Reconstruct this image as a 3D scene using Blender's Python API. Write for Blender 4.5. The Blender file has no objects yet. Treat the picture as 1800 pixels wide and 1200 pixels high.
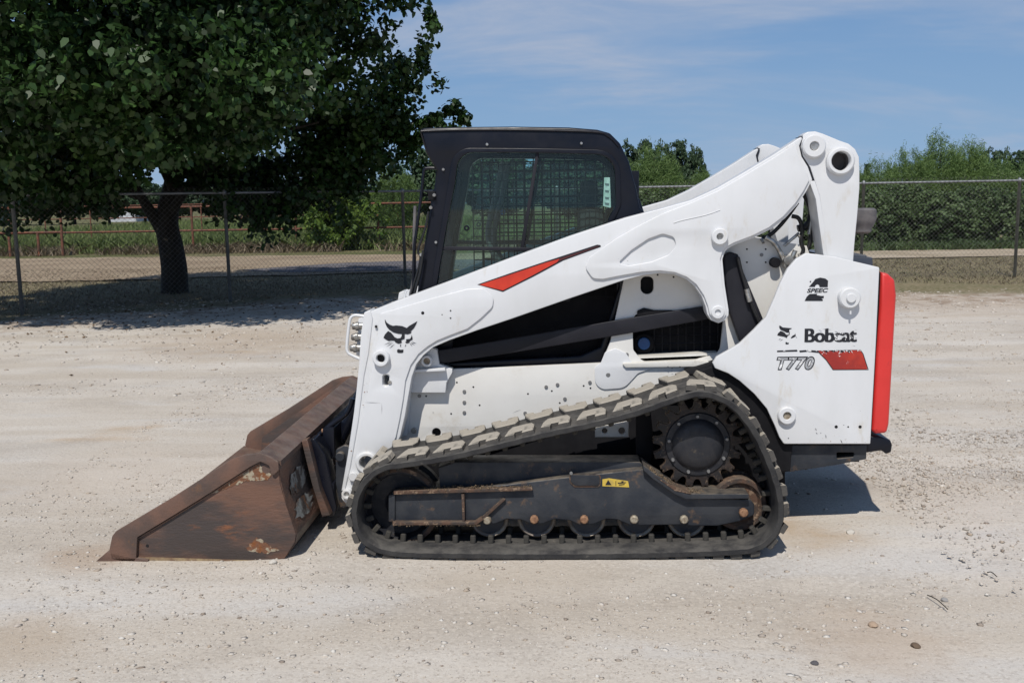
import bpy, bmesh, math, random
import numpy as np
from mathutils import Vector, Matrix, noise

SC = bpy.context.scene
COL = SC.collection
R = math.radians
rng = np.random.default_rng(7)
random.seed(7)

# ------------------------------------------------------------------ camera
F = 1740.0
CAM = Vector((0.0, -4.43, 1.66))
PITCH, YAW, ROLL = 8.08, 3.0, -1.0
RM = (Matrix.Rotation(R(YAW), 3, 'Z') @ Matrix.Rotation(R(90 - PITCH), 3, 'X') @ Matrix.Rotation(R(ROLL), 3, 'Z'))
cd = bpy.data.cameras.new('camera')
cam = bpy.data.objects.new('camera', cd)
COL.objects.link(cam)
cam.matrix_world = Matrix.Translation(CAM) @ RM.to_4x4()
cd.sensor_width = 36.0
cd.lens = F / 1800 * 36
cd.clip_start = 0.1
cd.clip_end = 3000
SC.camera = cam

# ------------------------------------------------------------------ light
SUN_EL, SUN_AZ = 54.6, 189.7      # azimuth clockwise from +Y
w = bpy.data.worlds.new('World'); SC.world = w; w.use_nodes = True
nt = w.node_tree; N = nt.nodes; L = nt.links; N.clear()
out = N.new('ShaderNodeOutputWorld'); bg = N.new('ShaderNodeBackground')
sky = N.new('ShaderNodeTexSky'); sky.sky_type = 'NISHITA'; sky.sun_disc = False
sky.sun_elevation = R(SUN_EL); sky.sun_rotation = R(SUN_AZ)
sky.altitude = 100; sky.air_density = 1.15; sky.dust_density = 0.05; sky.ozone_density = 3.0
tc = N.new('ShaderNodeTexCoord'); sp = N.new('ShaderNodeSeparateXYZ'); L.new(tc.outputs['Generated'], sp.inputs[0])
def mth(op, a, b=None, c=None):
    m = N.new('ShaderNodeMath'); m.operation = op
    for i, v in enumerate((a, b, c)):
        if v is None: continue
        if isinstance(v, (int, float)): m.inputs[i].default_value = v
        else: L.new(v, m.inputs[i])
    return m.outputs[0]
zz = mth('ADD', mth('MAXIMUM', sp.outputs[2], 0.0), 0.22)
cv = N.new('ShaderNodeCombineXYZ'); L.new(mth('DIVIDE', sp.outputs[0], zz), cv.inputs[0]); L.new(mth('DIVIDE', sp.outputs[1], zz), cv.inputs[1])
def cloud(scale, rot, sx, sy, lo, hi, det=6, off=(0, 0, 0)):
    mp = N.new('ShaderNodeMapping'); mp.inputs['Rotation'].default_value = (0, 0, R(rot)); mp.inputs['Scale'].default_value = (sx, sy, 1); mp.inputs['Location'].default_value = off
    L.new(cv.outputs[0], mp.inputs[0])
    nz = N.new('ShaderNodeTexNoise'); nz.inputs['Scale'].default_value = scale; nz.inputs['Detail'].default_value = det; nz.inputs['Roughness'].default_value = 0.62; nz.inputs['Distortion'].default_value = 0.6
    L.new(mp.outputs[0], nz.inputs['Vector'])
    mr = N.new('ShaderNodeMapRange'); mr.interpolation_type = 'SMOOTHSTEP'; mr.inputs[1].default_value = lo; mr.inputs[2].default_value = hi
    L.new(nz.outputs[0], mr.inputs[0]); return mr.outputs[0]
c1 = cloud(1.0, 12, 0.55, 1.0, 0.42, 0.66, 5, (5.3, 3.2, 0))
c2 = cloud(3.2, 10, 0.6, 1.0, 0.35, 0.75, 7, (4.1, 2.0, 0))
cf = mth('MULTIPLY', c1, mth('ADD', mth('MULTIPLY', c2, 0.6), 0.35))
mx = N.new('ShaderNodeMix'); mx.data_type = 'RGBA'
mb = N.new('ShaderNodeMix'); mb.data_type = 'RGBA'; lowf = N.new('ShaderNodeMapRange'); lowf.interpolation_type = 'SMOOTHSTEP'
lowf.inputs[1].default_value = 0.0; lowf.inputs[2].default_value = 0.75; lowf.inputs[3].default_value = 0.95; lowf.inputs[4].default_value = 0.0
L.new(sp.outputs[2], lowf.inputs[0]); L.new(lowf.outputs[0], mb.inputs[0]); L.new(sky.outputs[0], mb.inputs[6])
hz = N.new('ShaderNodeMix'); hz.data_type = 'RGBA'; hzf = N.new('ShaderNodeMapRange'); hzf.inputs[1].default_value = 0.0; hzf.inputs[2].default_value = 0.30; L.new(sp.outputs[2], hzf.inputs[0])
L.new(hzf.outputs[0], hz.inputs[0]); hz.inputs[6].default_value = (3.3, 5.3, 7.9, 1); hz.inputs[7].default_value = (1.15, 2.85, 6.5, 1); L.new(hz.outputs[2], mb.inputs[7])
L.new(cf, mx.inputs[0]); L.new(mb.outputs[2], mx.inputs[6]); mx.inputs[7].default_value = (5.2, 5.9, 7.4, 1)
L.new(mx.outputs[2], bg.inputs[0]); bg.inputs[1].default_value = 0.080
L.new(bg.outputs[0], out.inputs[0])

sd = bpy.data.lights.new('sun', 'SUN'); sd.energy = 3.9; sd.angle = R(0.53); sd.color = (1.0, 0.95, 0.875)
so = bpy.data.objects.new('sun', sd); COL.objects.link(so)
el, az = R(SUN_EL), R(SUN_AZ)
sdir = Vector((math.sin(az) * math.cos(el), math.cos(az) * math.cos(el), math.sin(el)))
so.rotation_euler = (-sdir).to_track_quat('-Z', 'Y').to_euler()
so.location = (0, -3, 12)
SC.view_settings.view_transform = 'Standard'; SC.view_settings.look = 'None'
SC.view_settings.exposure = 0.0; SC.view_settings.gamma = 1.0
SC.view_settings.use_curve_mapping = False
SC.render.engine = 'CYCLES'
SC.cycles.max_bounces = 8; SC.cycles.transparent_max_bounces = 16

# ------------------------------------------------------------------ geometry of the view: a measured pixel to a point at a known real depth
def ray(px, py): return RM @ Vector(((px - 900) / F, -(py - 600) / F, -1.0))
def at(px, py, Y):
    d = ray(px, py); return CAM + d * ((Y - CAM.y) / d.y)
def ground(px, py):
    d = ray(px, py); return CAM + d * (-CAM.z / d.z)

# ------------------------------------------------------------------ materials
def mat(name, c1, c2=None, scale=8, lo=0.35, hi=0.65, rough=0.6, metal=0.0, bump=0.0, bscale=60, c3=None, s3=20, lo3=0.55, hi3=0.62, dust=0.0, dustc=(0.42, 0.36, 0.28), spec=0.5, coat=0.0, stretch=(1, 1, 1), rough2=None):
    m = bpy.data.materials.new(name); m.use_nodes = True
    t = m.node_tree; n = t.nodes; l = t.links; b = n['Principled BSDF']
    b.inputs['Roughness'].default_value = rough; b.inputs['Metallic'].default_value = metal
    b.inputs['Specular IOR Level'].default_value = spec; b.inputs['Coat Weight'].default_value = coat
    co = n.new('ShaderNodeTexCoord'); mp = n.new('ShaderNodeMapping'); mp.inputs['Scale'].default_value = stretch; l.new(co.outputs['Object'], mp.inputs[0])
    def nz(s, d=6, r=0.6):
        x = n.new('ShaderNodeTexNoise'); x.inputs['Scale'].default_value = s; x.inputs['Detail'].default_value = d; x.inputs['Roughness'].default_value = r
        l.new(mp.outputs[0], x.inputs['Vector']); return x.outputs[0]
    def rng_(s, a, bb):
        x = n.new('ShaderNodeMapRange'); x.inputs[1].default_value = a; x.inputs[2].default_value = bb; x.interpolation_type = 'SMOOTHSTEP'; l.new(s, x.inputs[0]); return x.outputs[0]
    def mix(f, a, bb):
        x = n.new('ShaderNodeMix'); x.data_type = 'RGBA'
        for k, v in ((0, f), (6, a), (7, bb)):
            if isinstance(v, tuple): x.inputs[k].default_value = (*v, 1)
            elif isinstance(v, (int, float)): x.inputs[k].default_value = v
            else: l.new(v, x.inputs[k])
        return x.outputs[2]
    colr = c1
    if c2: colr = mix(rng_(nz(scale), lo, hi), c1, c2)
    if c3: colr = mix(rng_(nz(s3, 8, 0.7), lo3, hi3), colr, c3)
    if dust:
        g = n.new('ShaderNodeNewGeometry'); s = n.new('ShaderNodeSeparateXYZ'); l.new(g.outputs['Normal'], s.inputs[0])
        up = rng_(s.outputs[2], 0.25, 0.9)
        pm = n.new('ShaderNodeMath'); pm.operation = 'MULTIPLY'; l.new(up, pm.inputs[0]); l.new(rng_(nz(14), 0.25, 0.7), pm.inputs[1])
        pa = n.new('ShaderNodeMath'); pa.operation = 'MULTIPLY'; l.new(pm.outputs[0], pa.inputs[0]); pa.inputs[1].default_value = dust
        colr = mix(pa.outputs[0], colr, dustc)
    if isinstance(colr, tuple): b.inputs['Base Color'].default_value = (*colr, 1)
    else: l.new(colr, b.inputs['Base Color'])
    if rough2 is not None:
        x = n.new('ShaderNodeMapRange'); x.inputs[3].default_value = rough; x.inputs[4].default_value = rough2; x.inputs[1].default_value = .35; x.inputs[2].default_value = .65; l.new(nz(scale * 1.7), x.inputs[0]); l.new(x.outputs[0], b.inputs['Roughness'])
    if bump:
        bp = n.new('ShaderNodeBump'); bp.inputs['Strength'].default_value = bump; bp.inputs['Distance'].default_value = 0.01; l.new(nz(bscale), bp.inputs['Height']); l.new(bp.outputs[0], b.inputs['Normal'])
    return m

M = {}
M['white'] = mat('white_paint', (0.69, 0.70, 0.715), (0.655, 0.665, 0.675), 3, rough=0.32, rough2=0.45, c3=(0.56, 0.52, 0.45), s3=7, lo3=0.56, hi3=0.80, dust=0.22, bump=0.03, bscale=25, stretch=(1.6, 1, .55))
M['bodywhite'] = mat('dusty_body_white', (0.73, 0.72, 0.69), (0.68, 0.665, 0.63), 3, rough=0.4, c3=(0.56, 0.51, 0.43), s3=6, lo3=0.58, hi3=0.80, dust=0.3)
M['bore'] = mat('tube_bore_grey', (0.16, 0.15, 0.15), (0.11, 0.10, 0.10), 8, rough=0.7)
M['dustywhite'] = mat('dusty_white_paint', (0.74, 0.73, 0.70), (0.66, 0.64, 0.59), 4, rough=0.5, c3=(0.5, 0.46, 0.39), s3=9, lo3=0.58, hi3=0.78, dust=0.3)
M['black'] = mat('black_paint', (0.004, 0.005, 0.010), (0.006, 0.007, 0.013), 6, rough=0.25, rough2=0.4, dust=0.04, dustc=(0.10, 0.10, 0.115), spec=.35)
M['matt'] = mat('matt_black', (0.006, 0.006, 0.008), (0.010, 0.010, 0.012), 12, rough=0.75, bump=0.1, spec=.2)
M['cover'] = mat('black_cover_plastic', (0.013, 0.013, 0.018), (0.02, 0.02, 0.026), 5, rough=0.5, spec=.3)
M['frame'] = mat('undercarriage_steel', (0.014, 0.018, 0.026), (0.034, 0.037, 0.043), 7, rough=0.42, rough2=0.7, c3=(0.11, 0.07, 0.045), s3=11, lo3=0.57, hi3=0.68, dust=0.75, dustc=(0.2, 0.165, 0.125), bump=0.15)
M['rustrib'] = mat('worn_rusty_steel', (0.10, 0.055, 0.035), (0.045, 0.035, 0.03), 18, rough=0.75, c3=(0.22, 0.15, 0.10), s3=30, bump=0.3, dust=0.5, dustc=(0.2, 0.15, 0.11))
M['rubber'] = mat('track_rubber', (0.026, 0.026, 0.028), (0.05, 0.049, 0.048), 9, rough=0.85, spec=.25, c3=(0.11, 0.10, 0.088), s3=16, lo3=0.60, hi3=0.76, dust=0.30, dustc=(0.26, 0.24, 0.21), bump=0.25, bscale=90)
M['lug'] = mat('dusty_lug_rubber', (0.085, 0.08, 0.074), (0.05, 0.049, 0.048), 11, lo=.4, hi=.75, rough=0.9, spec=.2, c3=(0.15, 0.13, 0.11), s3=25, dust=2.2, dustc=(0.37, 0.335, 0.28), bump=0.3, bscale=120)
M['lugside'] = M['lug']
M['guide'] = mat('dusty_guide_rubber', (0.055, 0.05, 0.042), (0.022, 0.022, 0.022), 20, rough=0.9, bump=0.2)
M['hub'] = mat('dark_cast_hub', (0.010, 0.012, 0.018), (0.022, 0.022, 0.026), 15, rough=0.45, rough2=.7, c3=(0.08, 0.065, 0.05), s3=20, lo3=0.6, hi3=0.7, bump=0.2)
M['sprocket'] = mat('worn_sprocket_steel', (0.012, 0.011, 0.012), (0.03, 0.02, 0.016), 22, rough=0.6, c3=(0.20, 0.14, 0.09), s3=40, lo3=.55, hi3=.7, bump=0.3)
M['tooth'] = mat('rusty_edge_steel', (0.11, 0.07, 0.045), (0.05, 0.035, 0.025), 30, rough=0.7, bump=0.3)
M['roller'] = mat('polished_roller_steel', (0.30, 0.26, 0.21), (0.16, 0.13, 0.11), 15, rough=0.5, metal=0.5)
M['chrome'] = mat('zinc_steel', (0.55, 0.55, 0.53), (0.35, 0.33, 0.30), 40, rough=0.35, metal=0.8)
M['bolt'] = mat('dusty_bolt_steel', (0.40, 0.36, 0.28), (0.22, 0.17, 0.12), 60, rough=0.6, metal=0.3)
M['rustbolt'] = mat('rusty_bolt_steel', (0.32, 0.18, 0.10), (0.18, 0.09, 0.05), 60, rough=0.75)
M['greybolt'] = mat('grey_bolt', (0.22, 0.22, 0.22), rough=0.5, metal=0.4)
M['hole'] = mat('hole_dark', (0.008, 0.008, 0.009), rough=0.9)
M['red'] = mat('red_plastic', (0.66, 0.035, 0.03), (0.58, 0.03, 0.025), 4, rough=0.38, coat=0.15, c3=(0.38, 0.03, 0.03), s3=10, lo3=0.64, hi3=0.74, dust=0.15)
M['rust'] = mat('rusty_bucket_steel', (0.150, 0.078, 0.052), (0.055, 0.042, 0.038), 2.2, lo=.40, hi=.60, rough=0.45, rough2=.75, c3=(0.23, 0.085, 0.033), s3=5, lo3=0.57, hi3=0.75, bump=0.35, bscale=40, dust=0.5, dustc=(0.22, 0.17, 0.125), stretch=(.7, 1, 2.2))
M['rustedge'] = mat('brown_worn_steel', (0.155, 0.085, 0.060), (0.085, 0.058, 0.048), 5, rough=0.5, rough2=.75, c3=(0.14, 0.075, 0.045), s3=10, lo3=.58, hi3=.7, bump=0.25, dust=0.7, dustc=(0.20, 0.155, 0.125))
M['hose'] = mat('black_hose', (0.012, 0.012, 0.013), rough=0.5)
M['navy'] = mat('dark_blue_hood', (0.035, 0.045, 0.065), (0.05, 0.06, 0.08), 5, rough=0.4, dust=0.3)
M['greyrubber'] = mat('weathered_exhaust_cap', (0.16, 0.15, 0.15), (0.10, 0.095, 0.10), 14, rough=0.8)
M['ink'] = mat('black_decal', (0.012, 0.013, 0.018), rough=0.4)
M['wornink'] = mat('worn_black_decal', (0.014, 0.015, 0.022), c3=(0.77, 0.77, 0.77), s3=34, lo3=0.56, hi3=0.575, rough=0.4)
M['wornred'] = mat('worn_red_decal', (0.48, 0.04, 0.02), (0.30, 0.025, 0.02), 9, rough=0.35, c3=(0.78, 0.76, 0.74), s3=30, lo3=0.625, hi3=0.64)
M['reddecal'] = mat('red_decal', (0.62, 0.045, 0.02), (0.52, 0.035, 0.02), 9, rough=0.3)
M['darkred'] = mat('dark_red_decal', (0.09, 0.02, 0.02), rough=0.35)
M['greydecal'] = mat('grey_decal', (0.34, 0.35, 0.37), c3=(0.75, 0.75, 0.75), s3=60, lo3=0.56, hi3=0.58, rough=0.4)
M['yellow'] = mat('yellow_decal', (0.62, 0.44, 0.06), (0.45, 0.33, 0.08), 30, rough=0.5)
M['paper'] = mat('white_label', (0.7, 0.72, 0.68), (0.5, 0.55, 0.5), 40, rough=0.5)
M['blue'] = mat('blue_cap', (0.01, 0.07, 0.22), rough=0.35)
M['seat'] = mat('seat_vinyl', (0.03, 0.03, 0.032), rough=0.6)
M['cabgrey'] = mat('cab_interior_grey', (0.10, 0.11, 0.11), rough=0.7)
M['galv'] = mat('galvanised_steel', (0.30, 0.31, 0.32), (0.20, 0.21, 0.22), 6, rough=0.5, metal=0.35)
M['wire'] = mat('galvanised_wire', (0.17, 0.17, 0.165), (0.12, 0.115, 0.11), 3, rough=0.6, metal=0.2)
M['rustpipe'] = mat('rusty_pipe', (0.20, 0.075, 0.042), (0.11, 0.05, 0.035), 5, rough=0.8)
M['bark'] = mat('dark_bark', (0.018, 0.015, 0.012), (0.035, 0.03, 0.024), 12, rough=0.95, bump=0.9, bscale=30, stretch=(1, 1, .25))
M['shed'] = mat('pale_sheet_metal', (0.55, 0.58, 0.62), (0.48, 0.5, 0.53), 2, rough=0.5)

# glass: tinted, thin pane
def glass(name, tint, g=0.0):
    m = bpy.data.materials.new(name); m.use_nodes = True; t = m.node_tree; n = t.nodes; l = t.links; n.clear()
    o = n.new('ShaderNodeOutputMaterial'); tr = n.new('ShaderNodeBsdfTransparent'); tr.inputs[0].default_value = (*tint, 1)
    gl = n.new('ShaderNodeBsdfGlossy'); gl.inputs['Roughness'].default_value = 0.02; gl.inputs[0].default_value = (0.9, 0.95, 0.95, 1)
    df = n.new('ShaderNodeBsdfDiffuse'); df.inputs[0].default_value = (0.22, 0.30, 0.28, 1)
    fr0 = n.new('ShaderNodeFresnel'); fr0.inputs[0].default_value = 1.5; ge = n.new('ShaderNodeNewGeometry'); iv = n.new('ShaderNodeMath'); iv.operation = 'SUBTRACT'; iv.inputs[0].default_value = 1; l.new(ge.outputs['Backfacing'], iv.inputs[1]); fr = n.new('ShaderNodeMath'); fr.operation = 'MULTIPLY'; l.new(fr0.outputs[0], fr.inputs[0]); l.new(iv.outputs[0], fr.inputs[1])
    m1 = n.new('ShaderNodeMixShader'); m1.inputs[0].default_value = g; l.new(tr.outputs[0], m1.inputs[1]); l.new(df.outputs[0], m1.inputs[2])
    m2 = n.new('ShaderNodeMixShader'); l.new(fr.outputs[0], m2.inputs[0]); l.new(m1.outputs[0], m2.inputs[1]); l.new(gl.outputs[0], m2.inputs[2])
    l.new(m2.outputs[0], o.inputs[0]); return m
M['glass'] = glass('green_tinted_glass', (0.83, 0.94, 0.925), 0.018)
M['glassfar'] = glass('clear_green_glass', (0.62, 0.78, 0.74), 0.03)

def leafmat(name, c1, c2, c3=None, trans=0.35, scale=0.9, rough=0.55):
    m = bpy.data.materials.new(name); m.use_nodes = True; t = m.node_tree; n = t.nodes; l = t.links; b = n['Principled BSDF']
    b.inputs['Roughness'].default_value = rough; b.inputs['Specular IOR Level'].default_value = 0.35
    g = n.new('ShaderNodeNewGeometry'); co = n.new('ShaderNodeTexCoord')
    nz = n.new('ShaderNodeTexNoise'); nz.inputs['Scale'].default_value = scale; nz.inputs['Detail'].default_value = 4; l.new(co.outputs['Object'], nz.inputs['Vector'])
    ad = n.new('ShaderNodeMath'); ad.operation = 'MULTIPLY_ADD'; l.new(g.outputs['Random Per Island'], ad.inputs[0]); ad.inputs[1].default_value = 0.5
    sb = n.new('ShaderNodeMath'); sb.operation = 'MULTIPLY_ADD'; l.new(nz.outputs[0], sb.inputs[0]); sb.inputs[1].default_value = 1.6; sb.inputs[2].default_value = -0.55
    l.new(sb.outputs[0], ad.inputs[2])
    cr = n.new('ShaderNodeValToRGB'); e = cr.color_ramp.elements; e[0].position = 0.1; e[0].color = (*c1, 1); e[1].position = 0.85; e[1].color = (*c2, 1)
    if c3: x = e.new(0.97); x.color = (*c3, 1)
    l.new(ad.outputs[0], cr.inputs[0]); l.new(cr.outputs[0], b.inputs['Base Color'])
    tl = n.new('ShaderNodeBsdfTranslucent'); l.new(cr.outputs[0], tl.inputs[0])
    ms = n.new('ShaderNodeMixShader'); ms.inputs[0].default_value = trans; l.new(b.outputs[0], ms.inputs[1]); l.new(tl.outputs[0], ms.inputs[2])
    l.new(ms.outputs[0], n['Material Output'].inputs[0]); return m
M['leaf'] = leafmat('glossy_pear_leaf', (0.010, 0.024, 0.007), (0.040, 0.090, 0.021), (0.085, 0.15, 0.04), trans=0.2, rough=0.45)
M['leafdark'] = leafmat('dark_pine_foliage', (0.030, 0.055, 0.030), (0.065, 0.11, 0.05), trans=0.15, scale=0.5)  # colours lifted: slight distance haze is put into the foliage colour
M['leafwillow'] = leafmat('willow_foliage', (0.085, 0.15, 0.045), (0.19, 0.275, 0.085), trans=0.35, scale=0.5)
M['leafshrub'] = leafmat('thicket_foliage', (0.05, 0.09, 0.036), (0.14, 0.20, 0.08), (0.20, 0.17, 0.10), trans=0.3, scale=0.6)  # lightened, so the haze over the thicket is part of its colour
M['leafbush'] = leafmat('yellow_green_leaf', (0.06, 0.12, 0.02), (0.18, 0.26, 0.05), trans=0.35, scale=1.5)
M['grass'] = leafmat('tall_grass', (0.09, 0.14, 0.04), (0.24, 0.29, 0.11), (0.34, 0.30, 0.17), trans=0.3, scale=0.35)
M['drygrass'] = leafmat('dry_short_grass', (0.16, 0.13, 0.09), (0.25, 0.21, 0.15), (0.11, 0.12, 0.06), trans=0.2, scale=0.6)
M['weeds'] = leafmat('brown_weeds', (0.13, 0.10, 0.065), (0.27, 0.215, 0.15), trans=0.2, scale=0.6)
M['litter'] = leafmat('dead_leaf', (0.09, 0.055, 0.03), (0.22, 0.15, 0.09), trans=0.1, scale=3)

# ------------------------------------------------------------------ mesh helpers
def link(name, me, m=None, parent=None, smooth=None):
    o = bpy.data.objects.new(name, me); COL.objects.link(o)
    if m is not None: me.materials.append(m)
    if smooth:
        for p in me.polygons: p.use_smooth = True
        me.set_sharp_from_angle(angle=R(smooth))
    if parent is not None:
        o.parent = parent
        o.matrix_parent_inverse = WINV[parent.name] if parent.name in WINV else Matrix.Identity(4)
    return o
WINV = {}
def thing(name, label, cat, loc=(0, 0, 0), group=None):
    o = bpy.data.objects.new(name, None); COL.objects.link(o); o.location = loc; o.empty_display_size = .1
    WINV[o.name] = Matrix.Translation(-Vector(loc))
    o['label'] = label; o['category'] = cat
    if group: o['group'] = group
    return o
def tag(o, label=None, cat=None, group=None, kind=None):
    for k, v in (('label', label), ('category', cat), ('group', group), ('kind', kind)):
        if v: o[k] = v
    return o
def npmesh(name, V, Fc):
    """V (n,3), Fc (m,k) -> mesh, quickly"""
    me = bpy.data.meshes.new(name); V = np.asarray(V, np.float32); Fc = np.asarray(Fc, np.int32); m, k = Fc.shape
    me.vertices.add(len(V)); me.vertices.foreach_set('co', V.ravel())
    me.loops.add(m * k); me.loops.foreach_set('vertex_index', Fc.ravel())
    me.polygons.add(m); me.polygons.foreach_set('loop_start', np.arange(m, dtype=np.int32) * k)
    me.update(calc_edges=True); me.validate(); return me

def fillet(pts):
    """(x,y) or (x,y,r): round corner by r pixels"""
    o = []; n = len(pts)
    for i, p in enumerate(pts):
        if len(p) == 2: o.append(Vector(p)); continue
        P = Vector(p[:2]); A = Vector(pts[i - 1][:2]); B = Vector(pts[(i + 1) % n][:2]); r = p[2]
        u = (A - P); v = (B - P); lu, lv = u.length, v.length; u.normalize(); v.normalize()
        ang = math.acos(max(-1, min(1, u.dot(v)))); 
        if ang > 3.1: o.append(P); continue
        t = min(r / math.tan(ang / 2), lu * .49, lv * .49); r = t * math.tan(ang / 2)
        a = P + u * t; b = P + v * t; c = P + (u + v).normalized() * (r / math.sin(ang / 2))
        k = 7; a0 = math.atan2(a.y - c.y, a.x - c.x); a1 = math.atan2(b.y - c.y, b.x - c.x)
        d = (a1 - a0 + math.pi) % (2 * math.pi) - math.pi
        for j in range(k + 1):
            x = a0 + d * j / k; o.append(Vector((c.x + r * math.cos(x), c.y + r * math.sin(x))))
    return o
def circ(cx, cy, r, n=20): return [(cx + r * math.cos(2 * math.pi * i / n), cy + r * math.sin(2 * math.pi * i / n)) for i in range(n)]
def catmull(P, k=6, closed=True):
    P = [Vector(p) for p in P]; n = len(P); o = []
    for i in range(n if closed else n - 1):
        g = lambda j: P[j % n] if closed else P[max(0, min(n - 1, j))]
        a, b, c, d = g(i - 1), g(i), g(i + 1), g(i + 2)
        for s in range(k):
            t = s / k
            o.append(0.5 * ((2 * b) + (c - a) * t + (2 * a - 5 * b + 4 * c - d) * t * t + (3 * b - a - 3 * c + d) * t ** 3))
    if not closed: o.append(P[-1])
    return o
def xz_plate_mesh(loops, Y, th, bev=0.003, seg=2):
    """loops in metres (x,z); near face at Y, goes th away from the camera"""
    cu = bpy.data.curves.new('tmp', 'CURVE'); cu.dimensions = '2D'; cu.fill_mode = 'BOTH' if th else 'BACK'
    bev = min(bev, th * .45) if th else 0
    cu.extrude = max(th / 2 - bev, 0); cu.bevel_depth = bev; cu.bevel_resolution = seg if bev else 0; cu.offset = -bev
    if th == 0: cu.fill_mode = 'FRONT'
    for lp in loops:
        s = cu.splines.new('POLY'); s.points.add(len(lp) - 1); s.use_cyclic_u = True
        for q, p in zip(s.points, lp): q.co = (p[0], p[1], 0, 1)
    ob = bpy.data.objects.new('tmp', cu); COL.objects.link(ob)
    dg = bpy.context.evaluated_depsgraph_get(); me = bpy.data.meshes.new_from_object(ob.evaluated_get(dg))
    bpy.data.objects.remove(ob); bpy.data.curves.remove(cu)
    me.transform(Matrix(((1, 0, 0, 0), (0, 0, -1, Y + th / 2), (0, 1, 0, 0), (0, 0, 0, 1))))
    bm = bmesh.new(); bm.from_mesh(me); bmesh.ops.remove_doubles(bm, verts=bm.verts, dist=1e-5)
    if th: bmesh.ops.recalc_face_normals(bm, faces=bm.faces)
    bm.to_mesh(me); bm.free(); me.materials.clear(); return me
def plate(name, pts, Y, th, m, parent=None, holes=(), bev=0.003, smooth=35):
    lp = []
    for L_ in [pts] + list(holes):
        lp.append([(q.x, q.z) for q in (at(p[0], p[1], Y) for p in fillet(L_))])
    return link(name, xz_plate_mesh(lp, Y, th, bev), m, parent, smooth)
def lathe_mesh(prof, c, n=32, axis='Y'):
    """prof list of (r, d) ; axis along +Y from c"""
    bm = bmesh.new(); rings = []
    for r, d in prof:
        if r < 1e-5: rings.append([bm.verts.new((0, d, 0))]); continue
        rings.append([bm.verts.new((r * math.cos(2 * math.pi * i / n), d, r * math.sin(2 * math.pi * i / n))) for i in range(n)])
    for a, b in zip(rings, rings[1:]):
        for i in range(n):
            j = (i + 1) % n
            if len(a) == 1 and len(b) == 1: continue
            if len(a) == 1: bm.faces.new((a[0], b[i], b[j]))
            elif len(b) == 1: bm.faces.new((a[i], b[0], a[j]))
            else: bm.faces.new((a[i], b[i], b[j], a[j]))
    bmesh.ops.recalc_face_normals(bm, faces=bm.faces)
    if axis == 'Z': bmesh.ops.transform(bm, matrix=Matrix.Rotation(R(90), 4, 'X'), verts=bm.verts)
    if axis == 'X': bmesh.ops.transform(bm, matrix=Matrix.Rotation(R(-90), 4, 'Z'), verts=bm.verts)
    bmesh.ops.translate(bm, vec=c, verts=bm.verts)
    me = bpy.data.meshes.new('m'); bm.to_mesh(me); bm.free(); return me
def mpp(Y, px=1000, py=700): return (at(px + 100, py, Y) - at(px, py, Y)).length / 100   # metres per pixel at a depth
def disc(name, px, py, Y, rpx, dep, m, parent=None, hole=0, ch=0.12, n=28, prof=None):
    """round boss: front face at Y, dep deep; rpx in photo pixels"""
    c = at(px, py, Y); r = rpx * mpp(Y, px, py); c1 = r * ch
    if prof: pr = [(a * r, b) for a, b in prof]
    elif hole: h = hole * mpp(Y, px, py); pr = [(h, dep), (h, c1 * .6), (h + c1 * .4, 0), (r - c1, 0), (r, c1), (r, dep)]
    else: pr = [(0, 0), (r - c1, 0), (r, c1), (r, dep), (0, dep)]
    return link(name, lathe_mesh(pr, c, n), m, parent, 35)
def tube_mesh(P, r, n=8, k=5, caps=True):
    P = catmull(P, k, False) if k else [Vector(p) for p in P]
    bm = bmesh.new(); rings = []; N_ = len(P); up = Vector((0, 0, 1)); prev = None
    for i, p in enumerate(P):
        t = (P[min(i + 1, N_ - 1)] - P[max(i - 1, 0)]).normalized()
        if prev is None: a = t.orthogonal().normalized()
        else: a = (prev - t * prev.dot(t)); a = a.normalized() if a.length > 1e-6 else t.orthogonal().normalized()
        prev = a; b = t.cross(a); rr = r if not callable(r) else r(i / (N_ - 1))
        rings.append([bm.verts.new(p + (a * math.cos(2 * math.pi * j / n) + b * math.sin(2 * math.pi * j / n)) * rr) for j in range(n)])
    for a, b in zip(rings, rings[1:]):
        for j in range(n): bm.faces.new((a[j], a[(j + 1) % n], b[(j + 1) % n], b[j]))
    if caps: bm.faces.new(rings[0][::-1]); bm.faces.new(rings[-1])
    bmesh.ops.recalc_face_normals(bm, faces=bm.faces)
    me = bpy.data.meshes.new('m'); bm.to_mesh(me); bm.free(); return me
def tube(name, P, r, m, parent=None, n=8, k=5): return link(name, tube_mesh(P, r, n, k), m, parent, 50)
def pt(pts, r, Ys): return [at(p[0], p[1], p[2] if len(p) > 2 else Ys) for p in pts]
def box_mesh(x0, x1, y0, y1, z0, z1, bev=0.01, seg=2):
    bm = bmesh.new(); bmesh.ops.create_cube(bm, size=1)
    for v in bm.verts: v.co = Vector((x0 + (v.co.x + .5) * (x1 - x0), y0 + (v.co.y + .5) * (y1 - y0), z0 + (v.co.z + .5) * (z1 - z0)))
    if bev: bmesh.ops.bevel(bm, geom=bm.edges[:], offset=bev, segments=seg, affect='EDGES', profile=.7)
    me = bpy.data.meshes.new('m'); bm.to_mesh(me); bm.free(); return me
def box(name, x0, x1, y0, y1, z0, z1, m, parent=None, bev=0.01): return link(name, box_mesh(x0, x1, y0, y1, z0, z1, bev), m, parent, 40)
def join(meshes):
    bm = bmesh.new()
    for me in meshes: bm.from_mesh(me); bpy.data.meshes.remove(me)
    me = bpy.data.meshes.new('m'); bm.to_mesh(me); bm.free(); return me
def kids(o): return [c for c in COL.objects if c.parent == o]
YC = 1.0
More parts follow.
